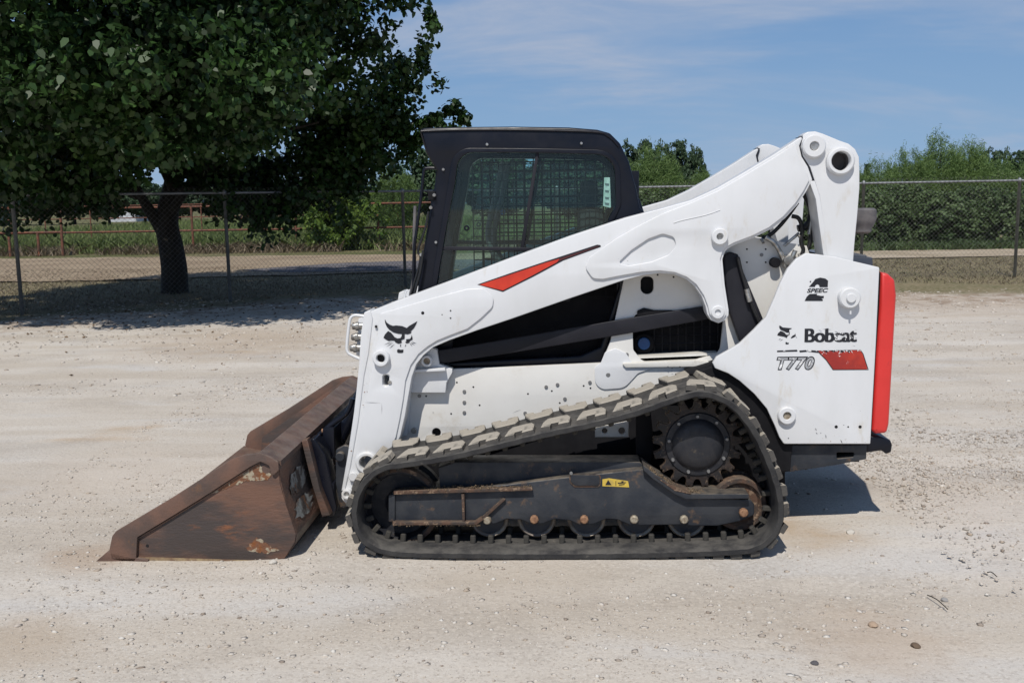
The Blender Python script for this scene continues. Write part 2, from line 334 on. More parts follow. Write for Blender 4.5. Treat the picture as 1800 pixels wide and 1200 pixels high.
def mirror(o, parent, yc=YC):
    me = o.data.copy(); me.transform(Matrix(((1, 0, 0, 0), (0, -1, 0, 2 * yc), (0, 0, 1, 0), (0, 0, 0, 1)))); me.flip_normals()
    inv = o.matrix_parent_inverse.copy(); c = o.copy(); c.data = me; COL.objects.link(c); c.parent = parent; c.matrix_parent_inverse = inv
    if c.get('label'): del c['label']
    for ch in kids(o): mirror(ch, c, yc)
    return c
# ================================================================== the track loader
base = at(1000, 985, 0)
LD = thing('track_loader', 'white compact track loader with black cab, red rear door and rusty bucket on gravel', 'track loader', (0.3, 1.0, 0))

# ---------- lift arm (near side), then the far one as its mirror image
YA = 0.41
arm_pts = [(650, 548, 4), (700, 528), (800, 491), (900, 453), (1000, 416), (1100, 383), (1165, 366, 60), (1215, 352, 60), (1262, 330), (1310, 302), (1360, 272), (1400, 246), (1413, 238, 10),
           (1405, 256), (1409, 275), (1420, 293), (1428, 316, 3), (1418, 336), (1402, 360), (1380, 384), (1355, 403), (1325, 418), (1292, 430), (1275, 440, 18), (1270, 456, 10),
           (1274, 500), (1281, 545, 0.1), (1281, 554), (1275, 563), (1263, 568), (1250, 563), (1243, 552), (1240, 538), (1233, 520), (1221, 503), (1205, 490), (1185, 482), (1160, 480), (1130, 484), (1095, 493),
           (1000, 525), (900, 560), (840, 580), (790, 598), (762, 610), (745, 624), (732, 640), (724, 662), (719, 690), (712, 730), (704, 765), (690, 800), (668, 838), (640, 866), (622, 884, 6), (609, 886, 8), (600, 876, 8), (601, 862, 4),
           (611, 800), (622, 725), (632, 640), (640, 575)]
arm = plate('lift_arm', arm_pts, YA, 0.12, M['white'], LD, holes= [[(673, 659, 5), (684, 659, 5), (684, 678, 5), (673, 678, 5)], circ(644, 814, 13)], bev=0.004)
plate('reinforcement_plate', [(1028, 470, 12), (1036, 452, 10), (1056, 438), (1085, 418), (1120, 398), (1165, 375, 60), (1215, 356, 60), (1262, 335), (1310, 307), (1360, 277), (1398, 252), (1404, 276), (1416, 300), (1423, 316), (1414, 334), (1399, 357), (1377, 381), (1352, 400), (1322, 415), (1290, 427), (1272, 437, 18), (1266, 456, 10),
      (1270, 500), (1277, 545, .1), (1277, 553), (1272, 560), (1263, 564), (1253, 560), (1247, 551), (1244, 537), (1237, 519), (1224, 500), (1207, 487), (1186, 479), (1160, 476), (1130, 478), (1090, 485), (1060, 491), (1042, 490, 12)],
      YA - 0.012, 0.0115, M['white'], arm, holes=[[(1087, 462, 3), (1110, 440), (1140, 420), (1165, 411, 14), (1185, 417, 10), (1189, 432, 12), (1175, 448, 12), (1145, 460), (1105, 467)]], bev=0.004)
plate('front_reinforcement_plate', [(668, 551, 3), (760, 524), (820, 508), (850, 506, 14), (868, 522, 14), (866, 540, 14), (845, 560), (822, 578), (790, 590), (768, 599), (752, 609), (736, 622), (722, 642), (713, 668), (709, 700), (703, 735), (696, 768), (683, 800), (662, 832), (636, 856), (622, 860, 4), (617, 846, 4), (630, 765), (646, 690), (656, 640), (662, 600)],
      YA - 0.010, 0.0095, M['white'], arm, holes=[[(672, 658, 5), (685, 658, 5), (685, 679, 5), (672, 679, 5)], circ(644, 814, 14)], bev=0.004)
# side weld flange on the arm's front edge
plate('front_edge_strip', [(640, 549, 3), (651, 545, 3), (655, 560), (648, 620), (640, 660), (630, 740), (616, 820), (606, 862), (600, 862), (611, 800), (623, 720), (631, 640), (634, 590)], YA - 0.006, 0.13, M['white'], arm, bev=0.004)
tube('weld_bead', pt([(1184, 392), (1200, 387), (1240, 378), (1266, 369)], 0, YA - 0.0125), 0.0022, M['white'], arm, n=6)
for nm, px, py, r, dep, ho in (('pin_boss', 669, 630, 15, .035, 8), ('pin_boss', 1266, 416, 15, .032, 6), ('pin_boss', 1262, 549, 12, .014, 5), ('pin_boss', 644, 814, 20, .02, 13), ('pin_boss', 609, 869, 9, .022, 5), ('pin_boss', 620, 838, 8, .02, 0)):
    b = disc(nm, px, py, YA - dep - .008, r, dep + .012, M['white'], arm, hole=ho)
    if ho and px not in (669, 644): disc('pin', px, py, YA - dep * .55, ho, .03, M['chrome'], arm, n=12)
disc('pin_hole_lining', 669, 630, YA - .01, 8, .02, M['hole'], arm)
disc('boss_nut', 669 + 16, 672, YA - .016, 3.5, .01, M['chrome'], arm, n=8)
for px, py, r in ((661, 574, 2.6), (743, 550, 2.9), (792, 546, 1.4), (792, 559, 1.4), (777, 553, 1), (1265, 401, 2.2), (1265, 436, 1.8)):
    disc('bolt_hole', px, py, YA - .0118, r, .003, M['hole'], arm, n=10)
lug_ = plate('mount_lug', [(1133, 388), (1134, 380, 5), (1141, 376, 6), (1150, 379, 5), (1154, 384), (1150, 392)], YA + .02, .02, M['white'], arm); disc('lug_bolt', 1141, 385, YA + .008, 4, .02, M['chrome'], arm, n=10)
# top seam between arm and tower
plate('knuckle_seam_shim', [(1408, 240, .1), (1403, 258), (1406, 276), (1418, 296), (1427, 316), (1432, 318), (1424, 294), (1412, 275), (1409, 258), (1414, 241)], YA + .004, 0.11, M['ink'], arm, bev=0)
decs = []
# printed marks on the arm
def decal(name, polys, Y, m, parent):
    lp = [[(q.x, q.z) for q in (at(p[0], p[1], Y) for p in fillet(L_))] for L_ in polys]
    me = xz_plate_mesh(lp, Y, 0)
    o = link(name, me, m, parent); decs.append(o); return o
D1 = YA - 0.0125
decal('stripe_outline', [[(839, 500), (900, 479), (960, 459), (1050, 430, 1.5), (1056, 431, 1.5), (1056, 434), (990, 458), (940, 485), (884, 513)]], YA - .0012, M['ink'], arm)
decal('red_stripe', [[(843, 500.5), (900, 481.5), (960, 461.5), (984, 454.5), (979, 461), (936, 484), (884, 510.5)]], YA - .0024, M['reddecal'], arm)
decal('dark_red_stripe', [[(985, 454), (1052, 432.3), (1053, 433), (988, 456.5), (980, 460.5)]], YA - .0024, M['darkred'], arm)
def c6(L_, s=6.0, ox=600, oy=530): return [(ox + p[0] / s, oy + p[1] / s) for p in L_]
cat_polys = [[(458, 185), (480, 222), (510, 243), (545, 256), (575, 251), (640, 257), (690, 278), (712, 258), (750, 236), (802, 205), (785, 245), (765, 280), (742, 303), (728, 318), (742, 320), (728, 336), (700, 345), (668, 340), (668, 385), (662, 395), (648, 398), (630, 410), (640, 428), (625, 440), (600, 443), (572, 430), (558, 412), (525, 410), (500, 416), (470, 400), (444, 380), (460, 345), (494, 309), (525, 328), (545, 352), (562, 374), (590, 388), (622, 384), (635, 365), (638, 342), (600, 338), (550, 325), (505, 295), (478, 262), (462, 225)],
             [(688, 396), (725, 392), (738, 370), (741, 347), (750, 375), (752, 400), (733, 408), (722, 418), (716, 434), (690, 440), (672, 428), (688, 415), (680, 402)],
             [(588, 508), (605, 500), (622, 508), (655, 505), (653, 532), (640, 540), (600, 540), (588, 530)],
             [(625, 450), (632, 452), (626, 466), (632, 478), (622, 474), (618, 462)], [(678, 448), (684, 458), (675, 472), (668, 474), (676, 462)]]
def whisk(a, b, wd=3): 
    d = Vector((b[0] - a[0], b[1] - a[1])); n_ = Vector((-d.y, d.x)).normalized() * wd
    mid = ((a[0] + b[0]) / 2 - n_.x * .8, (a[1] + b[1]) / 2 - n_.y * .8)
    return [a, (mid[0] - n_.x, mid[1] - n_.y), b, (mid[0] + n_.x, mid[1] + n_.y)]
for a, b in (((445, 458), (545, 420)), ((472, 478), (555, 428)), ((503, 500), (566, 444)), ((798, 442), (735, 420)), ((776, 458), (728, 428)), ((750, 470), (722, 436))): cat_polys.append(whisk(a, b))
for L_ in cat_polys: pass
o = decal('wildcat_emblem', [c6(L_) for L_ in cat_polys], D1, M['ink'], arm)

# ---------- rear tower link
YT = YA + .003
tower = plate('tower_link', [(1412, 237), (1420, 232), (1433, 231), (1446, 235), (1475, 247), (1492, 253), (1503, 262), (1510, 276), (1511, 300), (1511, 330), (1507, 380), (1502, 430), (1499, 475), (1458, 475), (1454, 450), (1448, 395), (1441, 345), (1432, 318), (1424, 294), (1411, 275), (1407, 258)],
      YT, 0.10, M['white'], LD, holes=[circ(1479, 283, 17)], bev=0.004)
plate('inner_flange', [(1426, 318), (1432, 318), (1441, 345), (1449, 395), (1455, 452), (1448, 452), (1440, 395), (1434, 350), (1424, 322)], YT - .002, .16, M['white'], tower, bev=.002)
b = disc('pin_boss', 1432, 257, YT - .03, 21, .035, M['white'], tower, hole=8); disc('pin', 1432, 256, YT - .022, 8, .04, M['chrome'], tower, n=16)
b = disc('cross_tube', 1479, 283, YT - .034, 25, .04, M['white'], tower, hole=17)
link('cross_tube_bore', lathe_mesh([(17 * mpp(YT), 0), (17 * mpp(YT), .12), (0, .12)], at(1479, 283, YT - .02), 28), M['bore'], tower, 35)

# ---------- side body
YB = 0.56
body_h = [[(1126, 486, 9), (1149, 486, 9), (1149, 517, 11), (1126, 517, 11)], [(1112, 575, 12), (1113, 552, 14), (1150, 548), (1262, 540, 4), (1272, 565, 4), (1266, 620, 16), (1225, 632, 8), (1130, 636, 14), (1113, 615, 10)], circ(767, 760, 8)]
body = plate('side_frame', [(715, 655), (780, 649), (900, 645), (1058, 638), (1073, 600), (1097, 490), (1098, 440), (1280, 405), (1330, 418), (1418, 432), (1428, 460), (1420, 600), (1400, 700), (1300, 720), (1240, 700), (1150, 700), (1000, 745), (850, 790), (760, 800), (700, 800), (705, 750), (716, 690)],
             YB, 0.03, M['bodywhite'], LD, holes=body_h, bev=.002)
plate('frame_lower_flange', [(716, 690), (722, 700), (716, 765), (705, 768), (700, 750)], YB - .02, .02, M['white'], body)
for px, py in ((816, 688), (816, 707), (816, 725), (737, 696), (960, 680), (980, 676), (1037, 672), (993, 701), (923, 726), (1102, 623), (1292, 418), (1339, 448)):
    disc('frame_bolt', px, py, YB - .006, 3.2, .01, M['greybolt'], body, n=10)
disc('frame_bolt', 727, 757, YB - .02, 5, .02, M['chrome'], body, n=10)
for px, py in ((803, 672), (832, 680), (843, 712), (793, 727), (749, 696), (928, 692), (970, 687), (1026, 678), (1038, 682), (984, 708), (1003, 715), (1313, 438), (1346, 438), (1346, 461), (1313, 461), (1156, 483), (1184, 487)):
    disc('frame_hole', px, py, YB - .0012, 1.7, .003, M['hole'], body, n=8)
# lobe plate on the frame (lower rear pivot) and ledge
plate('pivot_lobe', [(1056, 638, 8), (1064, 618, 8), (1082, 612), (1100, 620, 10), (1112, 638, 8), (1180, 641), (1150, 647, 20), (1122, 656, 14), (1098, 682, 26), (1046, 686, 28), (1045, 645, 8)], YB - .008, .0075, M['white'], body, bev=.003)
disc('pivot_hole', 1069, 659, YB - .0095, 4, .003, M['greybolt'], body, n=12)
plate('step_ledge', [(1092, 638, 2), (1225, 633), (1254, 637), (1255, 644), (1100, 646)], YB - .022, .021, M['dustywhite'], LD, bev=.003)
# front bracket carrying the black link's pin
br = plate('link_bracket', [(722, 651), (726, 640), (745, 620), (757, 610), (768, 615), (772, 640), (786, 645), (795, 648), (795, 655), (785, 672), (783, 690), (722, 690)], YB - .05, .049, M['white'], LD, bev=.003)
plate('bracket_shelf', [(722, 650), (782, 647), (783, 652), (722, 655)], YB - .09, .04, M['white'], br)
disc('link_pin', 750, 635, YB - .10, 10, .08, M['white'], br, hole=6); disc('pin_core', 750, 635, YB - .088, 6.5, .03, M['bolt'], br)
# slots/windows behind the openings
plate('recess_backing', [(1105, 470), (1160, 470), (1160, 525), (1105, 525)], YB + .06, .01, M['hole'], body)
plate('link_bar', [(740, 634), (748, 625), (760, 618, 2), (900, 595), (1100, 560), (1240, 538), (1262, 540), (1266, 554), (1245, 561), (1100, 587), (900, 620), (770, 640), (745, 644)], YA + .125, .022, M['cover'], LD, bev=.003)
# grille opening with bars and blue cap
gr = plate('side_grille', [(1108, 545), (1275, 535), (1275, 640), (1108, 640)], YB + .12, .008, M['matt'], LD)
for i in range(9):
    x = 1150 + i * 14; tube('grille_bar', [at(x, 556, YB + .10), at(x, 632, YB + .10)], .002, M['black'], gr, n=5, k=0)
for i in range(5):
    y = 562 + i * 14; tube('grille_bar', [at(1145, y, YB + .096), at(1268, y - 3, YB + .096)], .002, M['black'], gr, n=5, k=0)
disc('filler_cap', 1132, 604, YB + .07, 11, .04, M['blue'], gr)
disc('cap_ring', 1132, 604, YB + .085, 19, .03, M['matt'], gr)
plate('grille_ledge', [(1120, 626), (1262, 620), (1262, 624), (1120, 630)], YB + .02, .09, M['dustywhite'], gr, bev=0)
plate('grille_hinge', [(1120, 546, 4), (1132, 541, 4), (1150, 545), (1180, 545), (1200, 548), (1120, 556)], YB - .012, .01, M['matt'], gr)

# ---------- hood, engine bay block, far side walls
x0 = at(1290, 600, YB).x; x1 = at(1530, 600, YB).x
zt = at(1400, 447, .9).z
hood = box('engine_hood', x0 + .05, x1 + .02, YB + .05, 2 - YB - .05, .62, zt, M['navy'], LD, .03)
box('chassis_tub', at(735, 700, YB).x, x1 - .02, YB + .035, 2 - YB - .035, .30, .64, M['matt'], LD, .02)
tb = plate('rear_hood_block', [(1494, 445, 2), (1524, 448, 3), (1526, 470), (1494, 470)], .62, .7, M['navy'], LD, bev=.01)
cap_c = at(1516, 384, 1.0)
ex = link('exhaust_stack', lathe_mesh([(.0, .055), (.055, .055), (.07, .045), (.073, .0), (.06, -.035), (.048, -.055), (.048, -.07), (.03, -.08), (0, -.08)], cap_c, 28, 'Z'), M['greyrubber'], LD, 40)

# ---------- rear side panel with printing
YP = 0.38
panel_pts = [(1417, 445, 4), (1437, 447), (1470, 452), (1500, 459), (1546, 470, 3), (1540, 600), (1530, 780, 2), (1378, 780, 5), (1370, 768), (1362, 748), (1348, 718), (1326, 692), (1300, 669), (1280, 656), (1257, 647), (1253, 638), (1260, 627), (1278, 617), (1300, 604), (1325, 580), (1347, 557), (1362, 522), (1372, 497), (1385, 472), (1400, 455)]
panel = plate('rear_side_panel', panel_pts, YP, .03, M['white'], LD, bev=.004)
b = disc('hinge_boss', 1495, 524, YP - .045, 19, .05, M['white'], panel); disc('hinge_pin', 1497, 524, YP - .056, 8.5, .02, M['white'], panel)
tube('grease_nipple', [at(1495, 546, YP - .03), at(1495, 552, YP - .03)], .005, M['white'], panel, k=0)
b = disc('lower_boss', 1384, 731, YP - .024, 16, .028, M['white'], panel, hole=7); disc('lower_pin', 1384, 731, YP - .012, 7, .02, M['bolt'], panel, n=14)
for px, py, r in ((1470, 750, 3), (1512, 750, 3), (1491, 750, 1.5), (1386, 770, 1)): disc('panel_hole', px, py, YP - .0012, r, .003, M['hole'], panel, n=10)
for a in (((1433, 752), (1435, 757)), ((1434, 760), (1437, 763)), ((1451, 763), (1452, 771)), ((1477, 772), (1481, 780)), ((1442, 760), (1443, 762))):
    decal('paint_chip', [whisk(a[0], a[1], .6)], YP - .0015, M['ink'], panel)
YD = YP - .0015
def c3(L_, s=6.0, ox=1300, oy=440): return [(ox + p[0] / s, oy + p[1] / s) for p in L_]
decal('small_wildcat_emblem', [c3(q) for q in ([(418, 795), (430, 793), (455, 812), (500, 816), (552, 820), (545, 828), (528, 832), (520, 865), (500, 868), (465, 850), (435, 838), (420, 818)],
      [(432, 850), (460, 858), (480, 872), (490, 888), (518, 890), (522, 855), (529, 858), (528, 888), (505, 905), (500, 924), (470, 910), (440, 905), (398, 896), (405, 875)],
      [(540, 920), (562, 897), (583, 888), (586, 870), (594, 900), (580, 912), (555, 924), (545, 926)], [(483, 972), (497, 965), (505, 974), (520, 972), (518, 988), (488, 990)],
      whisk((408, 945), (440, 930), 2.2), whisk((425, 958), (463, 935), 2.2), whisk((608, 925), (592, 905), 2.2))], YD, M['ink'], panel)
decal('number_two', [c3(q) for q in ([(732, 385), (775, 335), (800, 302), (850, 287), (905, 297), (934, 320), (930, 388), (845, 388), (840, 366), (820, 357), (800, 368), (795, 385)],
      [(708, 490), (738, 460), (820, 457), (813, 472), (860, 480), (890, 480), (888, 503), (862, 506), (880, 520), (876, 533), (686, 533)], [(740, 325), (756, 320), (752, 336), (742, 338)])], YD, M['ink'], panel)
def lettering(name, s, x0, y0, x1, y1, Y, m, parent, off=.02, shear=0.0, space=1.0):
    cu = bpy.data.curves.new('t', 'FONT'); cu.body = s; cu.offset = off; cu.shear = shear; cu.space_character = space; cu.fill_mode = 'FRONT'
    ob = bpy.data.objects.new('t', cu); COL.objects.link(ob); dg = bpy.context.evaluated_depsgraph_get()
    me = bpy.data.meshes.new_from_object(ob.evaluated_get(dg)); bpy.data.objects.remove(ob)
    n_ = len(me.vertices); co = np.empty(n_ * 3, np.float32); me.vertices.foreach_get('co', co); co = co.reshape(-1, 3)
    mn, mxx = co.min(0), co.max(0); a = at(x0, y1, Y); b = at(x1, y0, Y)
    o = np.empty_like(co); o[:, 0] = a.x + (co[:, 0] - mn[0]) / (mxx[0] - mn[0]) * (b.x - a.x); o[:, 2] = a.z + (co[:, 1] - mn[1]) / (mxx[1] - mn[1]) * (b.z - a.z); o[:, 1] = Y
    me.vertices.foreach_set('co', o.ravel()); me.materials.clear(); me.update()
    return link(name, me, m, parent)
lettering('speed_lettering', 'SPEEC', 1418.5, 506.5, 1456, 514.5, YD, M['ink'], panel, .03, .25, 1.0)
for k_, dx_ in enumerate((0, .9, 1.8, 2.6)): lettering('brand_lettering', 'Bobcat', 1414 + dx_, 576.5, 1504.5 + dx_, 601.5, YD - .0003 * k_, M['ink'], panel, .006, 0, .94)
rw = random.Random(12); wear = []
for _ in range(46):
    cx, cy_ = (rw.uniform(1462, 1508), rw.gauss(589, 6)) if rw.random() < .75 else (rw.uniform(1430, 1462), rw.uniform(576, 583)); r0 = rw.uniform(.5, 1.9); a0 = rw.uniform(0, 6); k = 6
    wear.append([(cx + r0 * rw.uniform(.5, 1.2) * math.cos(a0 + 6.283 * i / k), cy_ + r0 * rw.uniform(.5, 1.2) * math.sin(a0 + 6.283 * i / k)) for i in range(k)])
for _ in range(26):
    cx, cy_ = rw.uniform(1440, 1512), 615 + abs(rw.gauss(0, 3.2)); r0 = rw.uniform(.4, 1.7)
    wear.append(whisk((cx, cy_ - r0), (cx + rw.uniform(1, 4), cy_ + r0 * 1.6), r0 * .5))
for q_, w_ in enumerate(wear): pass
M['bare'] = mat('bare_white_under_decal', (0.735, 0.74, 0.75), rough=.4)
me_w = join([xz_plate_mesh([[(q.x, q.z) for q in (at(p[0], p[1], YD - .0016 - .00002 * n_) for p in w_)]], YD - .0016 - .00002 * n_, 0) for n_, w_ in enumerate(wear)])
link('worn_flakes', me_w, M['bare'], panel)
lettering('model_lettering_outline', 'T770', 1364.5, 626, 1432.5, 651, YD, M['ink'], panel, .065, .25, 1.08)  # printed black outline behind the grey letters
lettering('model_lettering', 'T770', 1366.5, 628, 1430.5, 649, YD - .001, M['greydecal'], panel, .02, .25, 1.12)
decal('stripe_dash', [[(1366, 616), (1401, 614.5), (1402, 617.5), (1366, 618.5)], [(1405, 616), (1417, 615), (1419, 618), (1406, 619)], [(1419, 615), (1437, 616), (1439, 620), (1420, 618)]], YD, M['wornink'], panel)
decal('stripe_outline', [[(1436, 616), (1513, 614.5), (1518, 622), (1527, 649.8), (1464, 650.2), (1452, 633), (1442, 623)]], YD, M['ink'], panel)
decal('red_stripe', [[(1438, 616), (1450, 617), (1452, 620), (1458, 616), (1466, 619), (1472, 615.5), (1480, 620), (1487, 616), (1493, 621), (1496, 615), (1512, 615.5), (1516.5, 622), (1525, 648.5), (1465, 649), (1453, 632), (1443, 622)]], YD - .001, M['wornred'], panel)

# fender liner / wheel well behind the panel's arc
fen = plate('fender_liner', [(1208, 655), (1230, 650), (1262, 640), (1330, 660), (1400, 740), (1392, 800), (1390, 828, 4), (1367, 833, 3), (1352, 800), (1330, 745), (1290, 700), (1240, 668), (1210, 660)], YP + .035, .18, M['matt'], LD, bev=.01)
plate('inner_well_panel', [(1080, 690), (1240, 660), (1330, 680), (1380, 800), (1380, 880), (1100, 900), (760, 900), (720, 800), (800, 780)], YB + .032, .01, M['matt'], LD)
# counterweight below the panel, bumper
cw = plate('chassis_rail', [(1376, 782), (1524, 782), (1523, 807), (1470, 817), (1388, 829), (1384, 808)], YP + .05, .14, M['frame'], LD, holes=[[(1471, 795, 2), (1502, 795, 2), (1500, 803, 2), (1471, 806, 2)]], bev=.005)
plate('rail_backing', [(1380, 784), (1524, 784), (1522, 806), (1390, 826)], YP + .2, 1.0, M['matt'], LD)
bumper = plate('rear_bumper', [(1515, 766), (1545, 766), (1566, 774, 3), (1569, 782), (1567, 795, 3), (1558, 798, 3), (1550, 792, 4), (1515, 797)], YP + .06, 1.10, M['black'], LD, bev=.01)
# red rear door
door = plate('rear_door', [(1549, 478), (1562, 481, 8), (1574, 492, 10), (1577, 520, 10), (1570, 640), (1564, 745, 12), (1560, 762, 8), (1540, 763, 6), (1533, 757, 4), (1541, 620), (1547, 540)], YP + .03, 1.18, M['red'], LD, bev=.02)
for py in (522, 545, 752): tube('door_hinge', [at(1538, py, YP + .06), at(1552, py, YP + .06)], .008, M['red'], door, k=0)
plate('door_gap_strip', [(1538, 474), (1549, 480), (1541, 620), (1532, 762), (1526, 762)], YP + .045, 1.0, M['matt'], LD)

# ---------- lift cylinder box and hydraulics in the gap
cy = plate('cylinder_cover', [(1272, 452, 5), (1282, 442, 8), (1298, 447, 6), (1306, 475), (1340, 556), (1352, 585), (1320, 612), (1300, 600), (1281, 545), (1272, 470)], YB - .07, .05, M['cover'], LD, bev=.01)
tube('hydraulic_hose', pt([(1297, 452), (1304, 480), (1316, 520), (1328, 552), (1342, 580)], 0, YB - .09), .009, M['hose'], LD)
tube('hose_coupling', pt([(1312, 508), (1318, 530)], 0, YB - .095), .013, M['chrome'], LD, k=0)
tube('hydraulic_pipe', pt([(1346, 418), (1360, 426), (1372, 445), (1382, 470)], 0, YB - .03), .012, M['chrome'], LD)
tube('hydraulic_pipe', pt([(1398, 440), (1392, 455), (1388, 470)], 0, YB - .03), .012, M['chrome'], LD)
disc('port_fitting', 1387, 458, YB - .07, 9, .06, M['chrome'], LD, n=14)
disc('port_fitting', 1364, 462, YB - .05, 9, .05, M['matt'], LD, n=14)
tube('fitting', pt([(1378, 432), (1402, 412)], 0, YB), .008, M['chrome'], LD, k=0)
tube('hydraulic_hose', pt([(1392, 380), (1404, 384), (1410, 402), (1408, 425), (1412, 440), (1404, 456)], 0, YB), .0105, M['hose'], LD)
tube('hydraulic_hose', pt([(1418, 340), (1430, 372), (1426, 400), (1424, 425), (1418, 440), (1406, 455)], 0, YB + .02), .011, M['hose'], LD)
tube('hydraulic_hose', pt([(1412, 335), (1420, 350), (1427, 372), (1420, 395), (1402, 402)], 0, YB + .03), .018, M['hose'], LD)
tube('hose_coupling', pt([(1427, 384), (1422, 412)], 0, YB + .02), .011, M['chrome'], LD, k=0)
tube('hydraulic_hose', pt([(1340, 420), (1355, 412), (1370, 398), (1385, 380), (1402, 356)], 0, YB + .03), .010, M['hose'], LD)
plate('valve_block', [(1388, 452), (1415, 440), (1440, 446), (1430, 470), (1390, 475)], YB + .04, .1, M['matt'], LD)
plate('far_bracket_plate', [(1358, 396), (1386, 380), (1386, 436), (1370, 438)], YB + .3, .02, M['white'], LD)
for i, (px, py) in enumerate(((1338, 420), (1348, 416), (1356, 424), (1402, 410), (1404, 447))): tube('fitting', [at(px, py, YB - .01), at(px + 4, py + 7, YB - .03)], .007, M['chrome'], LD, k=0)

# ---------- front: coupler guard and couplings
g1 = pt([(645, 557), (627, 554), (618, 557), (614, 568), (610, 605), (611, 618), (618, 624), (636, 632)], 0, YA + .02)
gu = tube('coupler_guard', g1, .008, M['white'], LD)
for i, (px, py) in enumerate(((629, 572), (628, 591), (625, 610))):
    for dy_ in (.03, .075):
        link('coupling', lathe_mesh([(0, -.03), (.009, -.03), (.012, -.024), (.012, -.012), (.018, -.010), (.019, .004), (.013, .008), (.013, .03), (0, .03)], at(px, py + (3 if dy_ > .05 else 0), YA + dy_), 14, 'X'), M['chrome'], LD, 35)
plate('guard_plate', [(630, 560), (642, 556), (636, 628), (626, 624)], YA + .11, .01, M['white'], LD)

tube('exhaust_pipe', [at(1470, 384, 1.0), at(1510, 384, 1.0)], .028, M['greyrubber'], ex, n=12, k=0)
# chips, scuffs and stains on the white paint
rc = random.Random(4)
def chips(n, x0, x1, y0, y1, Y, parent, m='ink', s=1.0):
    polys = []
    for _ in range(n):
        cx, cy_ = rc.uniform(x0, x1), rc.uniform(y0, y1); a0 = rc.uniform(0, 6.28); k = rc.randint(4, 6); r0 = s * rc.uniform(.35, 1.0) * (2 if rc.random() < .1 else 1)
        polys.append([(cx + r0 * rc.uniform(.5, 1.2) * math.cos(a0 + 6.283 * i / k), cy_ + r0 * rc.uniform(.3, .9) * math.sin(a0 + 6.283 * i / k)) for i in range(k)])
    return decal('paint_chips', polys, Y, M[m], parent)
chips(9, 638, 668, 672, 690, YA - .0015, arm, 'rustbolt', .9); chips(14, 604, 640, 700, 860, YA - .0075, arm, 'rustbolt', .8)
chips(10, 1010, 1160, 440, 470, D1, arm, 'greybolt', .5); chips(12, 1380, 1525, 700, 778, YP - .0016, panel, 'greybolt', .6); chips(14, 1165, 1255, 643, 652, YB - .0232, panel, 'ink', 1.6)
chips(18, 730, 1040, 700, 750, YB - .0016, body, 'greybolt', .6); chips(16, 1440, 1530, 764, 779, YP - .0016, panel, 'rustbolt', .7)
decal('scratch', [whisk((1060, 735), (1080, 742), .3), whisk((900, 726), (917, 719), .25), whisk((745, 670), (760, 669), .5), whisk((1310, 470), (1306, 520), .25)], YB - .0016, M['greybolt'], body)
decal('seam_line', [whisk((638, 707), (671, 708), .3), whisk((671, 708), (671, 728), .3)], YA - .0118, M['greybolt'], arm)
# ---------- cab
YCB = 0.62
win = [(806, 268, 34), (943, 269), (1080, 272, 34), (1083, 360, 22), (1070, 385), (1062, 425), (1000, 520), (765, 520), (773, 467), (787, 387), (800, 320)]
cab = plate('cab_frame', [(737, 229, 2), (745, 225), (800, 223.5), (900, 222.5), (1000, 224), (1050, 228), (1072, 234, 14), (1090, 252, 14), (1106, 285), (1119, 333), (1125, 365), (1135, 375), (1146, 382), (1148, 400), (1095, 520), (1062, 645), (775, 648), (745, 612), (728, 560), (735, 500), (752, 390), (763, 330), (768, 300), (760, 288), (748, 268)],
             YCB, .06, M['black'], LD, holes=[win, [(800, 590), (830, 580), (1000, 522), (1088, 494), (1088, 505), (1055, 610), (1020, 625), (790, 638)]], bev=.012)
plate('window_trim', [(797, 260, 42), (943, 261), (1089, 264, 42), (1092, 360, 26), (1079, 390), (1072, 440), (1000, 530), (754, 530), (763, 467), (777, 387), (788, 320)], YCB - .008, .0075, M['black'], cab, holes=[win], bev=.003)
def pane(name, pts, Y, m, parent): return plate(name, pts, Y, .004, m, parent, bev=0)
pane('front_side_glass', [(808, 266), (947, 266), (919, 436), (772, 436), (785, 380)], YCB + .014, M['glass'], cab)
pane('rear_side_glass', [(944, 266), (1084, 270), (1086, 360), (1064, 436), (916, 436)], YCB + .022, M['glass'], cab)
pane('lower_side_glass', [(775, 436), (1064, 436), (1000, 524), (762, 524)], YCB + .014, M['glass'], cab)
plate('belly_backing', [(780, 575), (1092, 470), (1060, 645), (775, 646)], YCB + .08, .01, M['matt'], cab)
plate('window_divider', [(942, 268), (948, 268), (921, 438), (914, 438)], YCB + .006, .02, M['cover'], cab)
plate('window_rail', [(778, 433), (985, 436), (985, 442), (776, 440)], YCB + .002, .022, M['cover'], cab)
lt = disc('window_latch', 820, 401, YCB + .004, 5, .012, M['black'], cab, hole=2)
for px, py in ((856, 254), (1022, 252), (766, 426), (1082, 400), (763, 386 - 43), (779, 298)): disc('cab_bolt', px, py, YCB - .012, 2.4, .014, M['chrome'], cab, n=10)
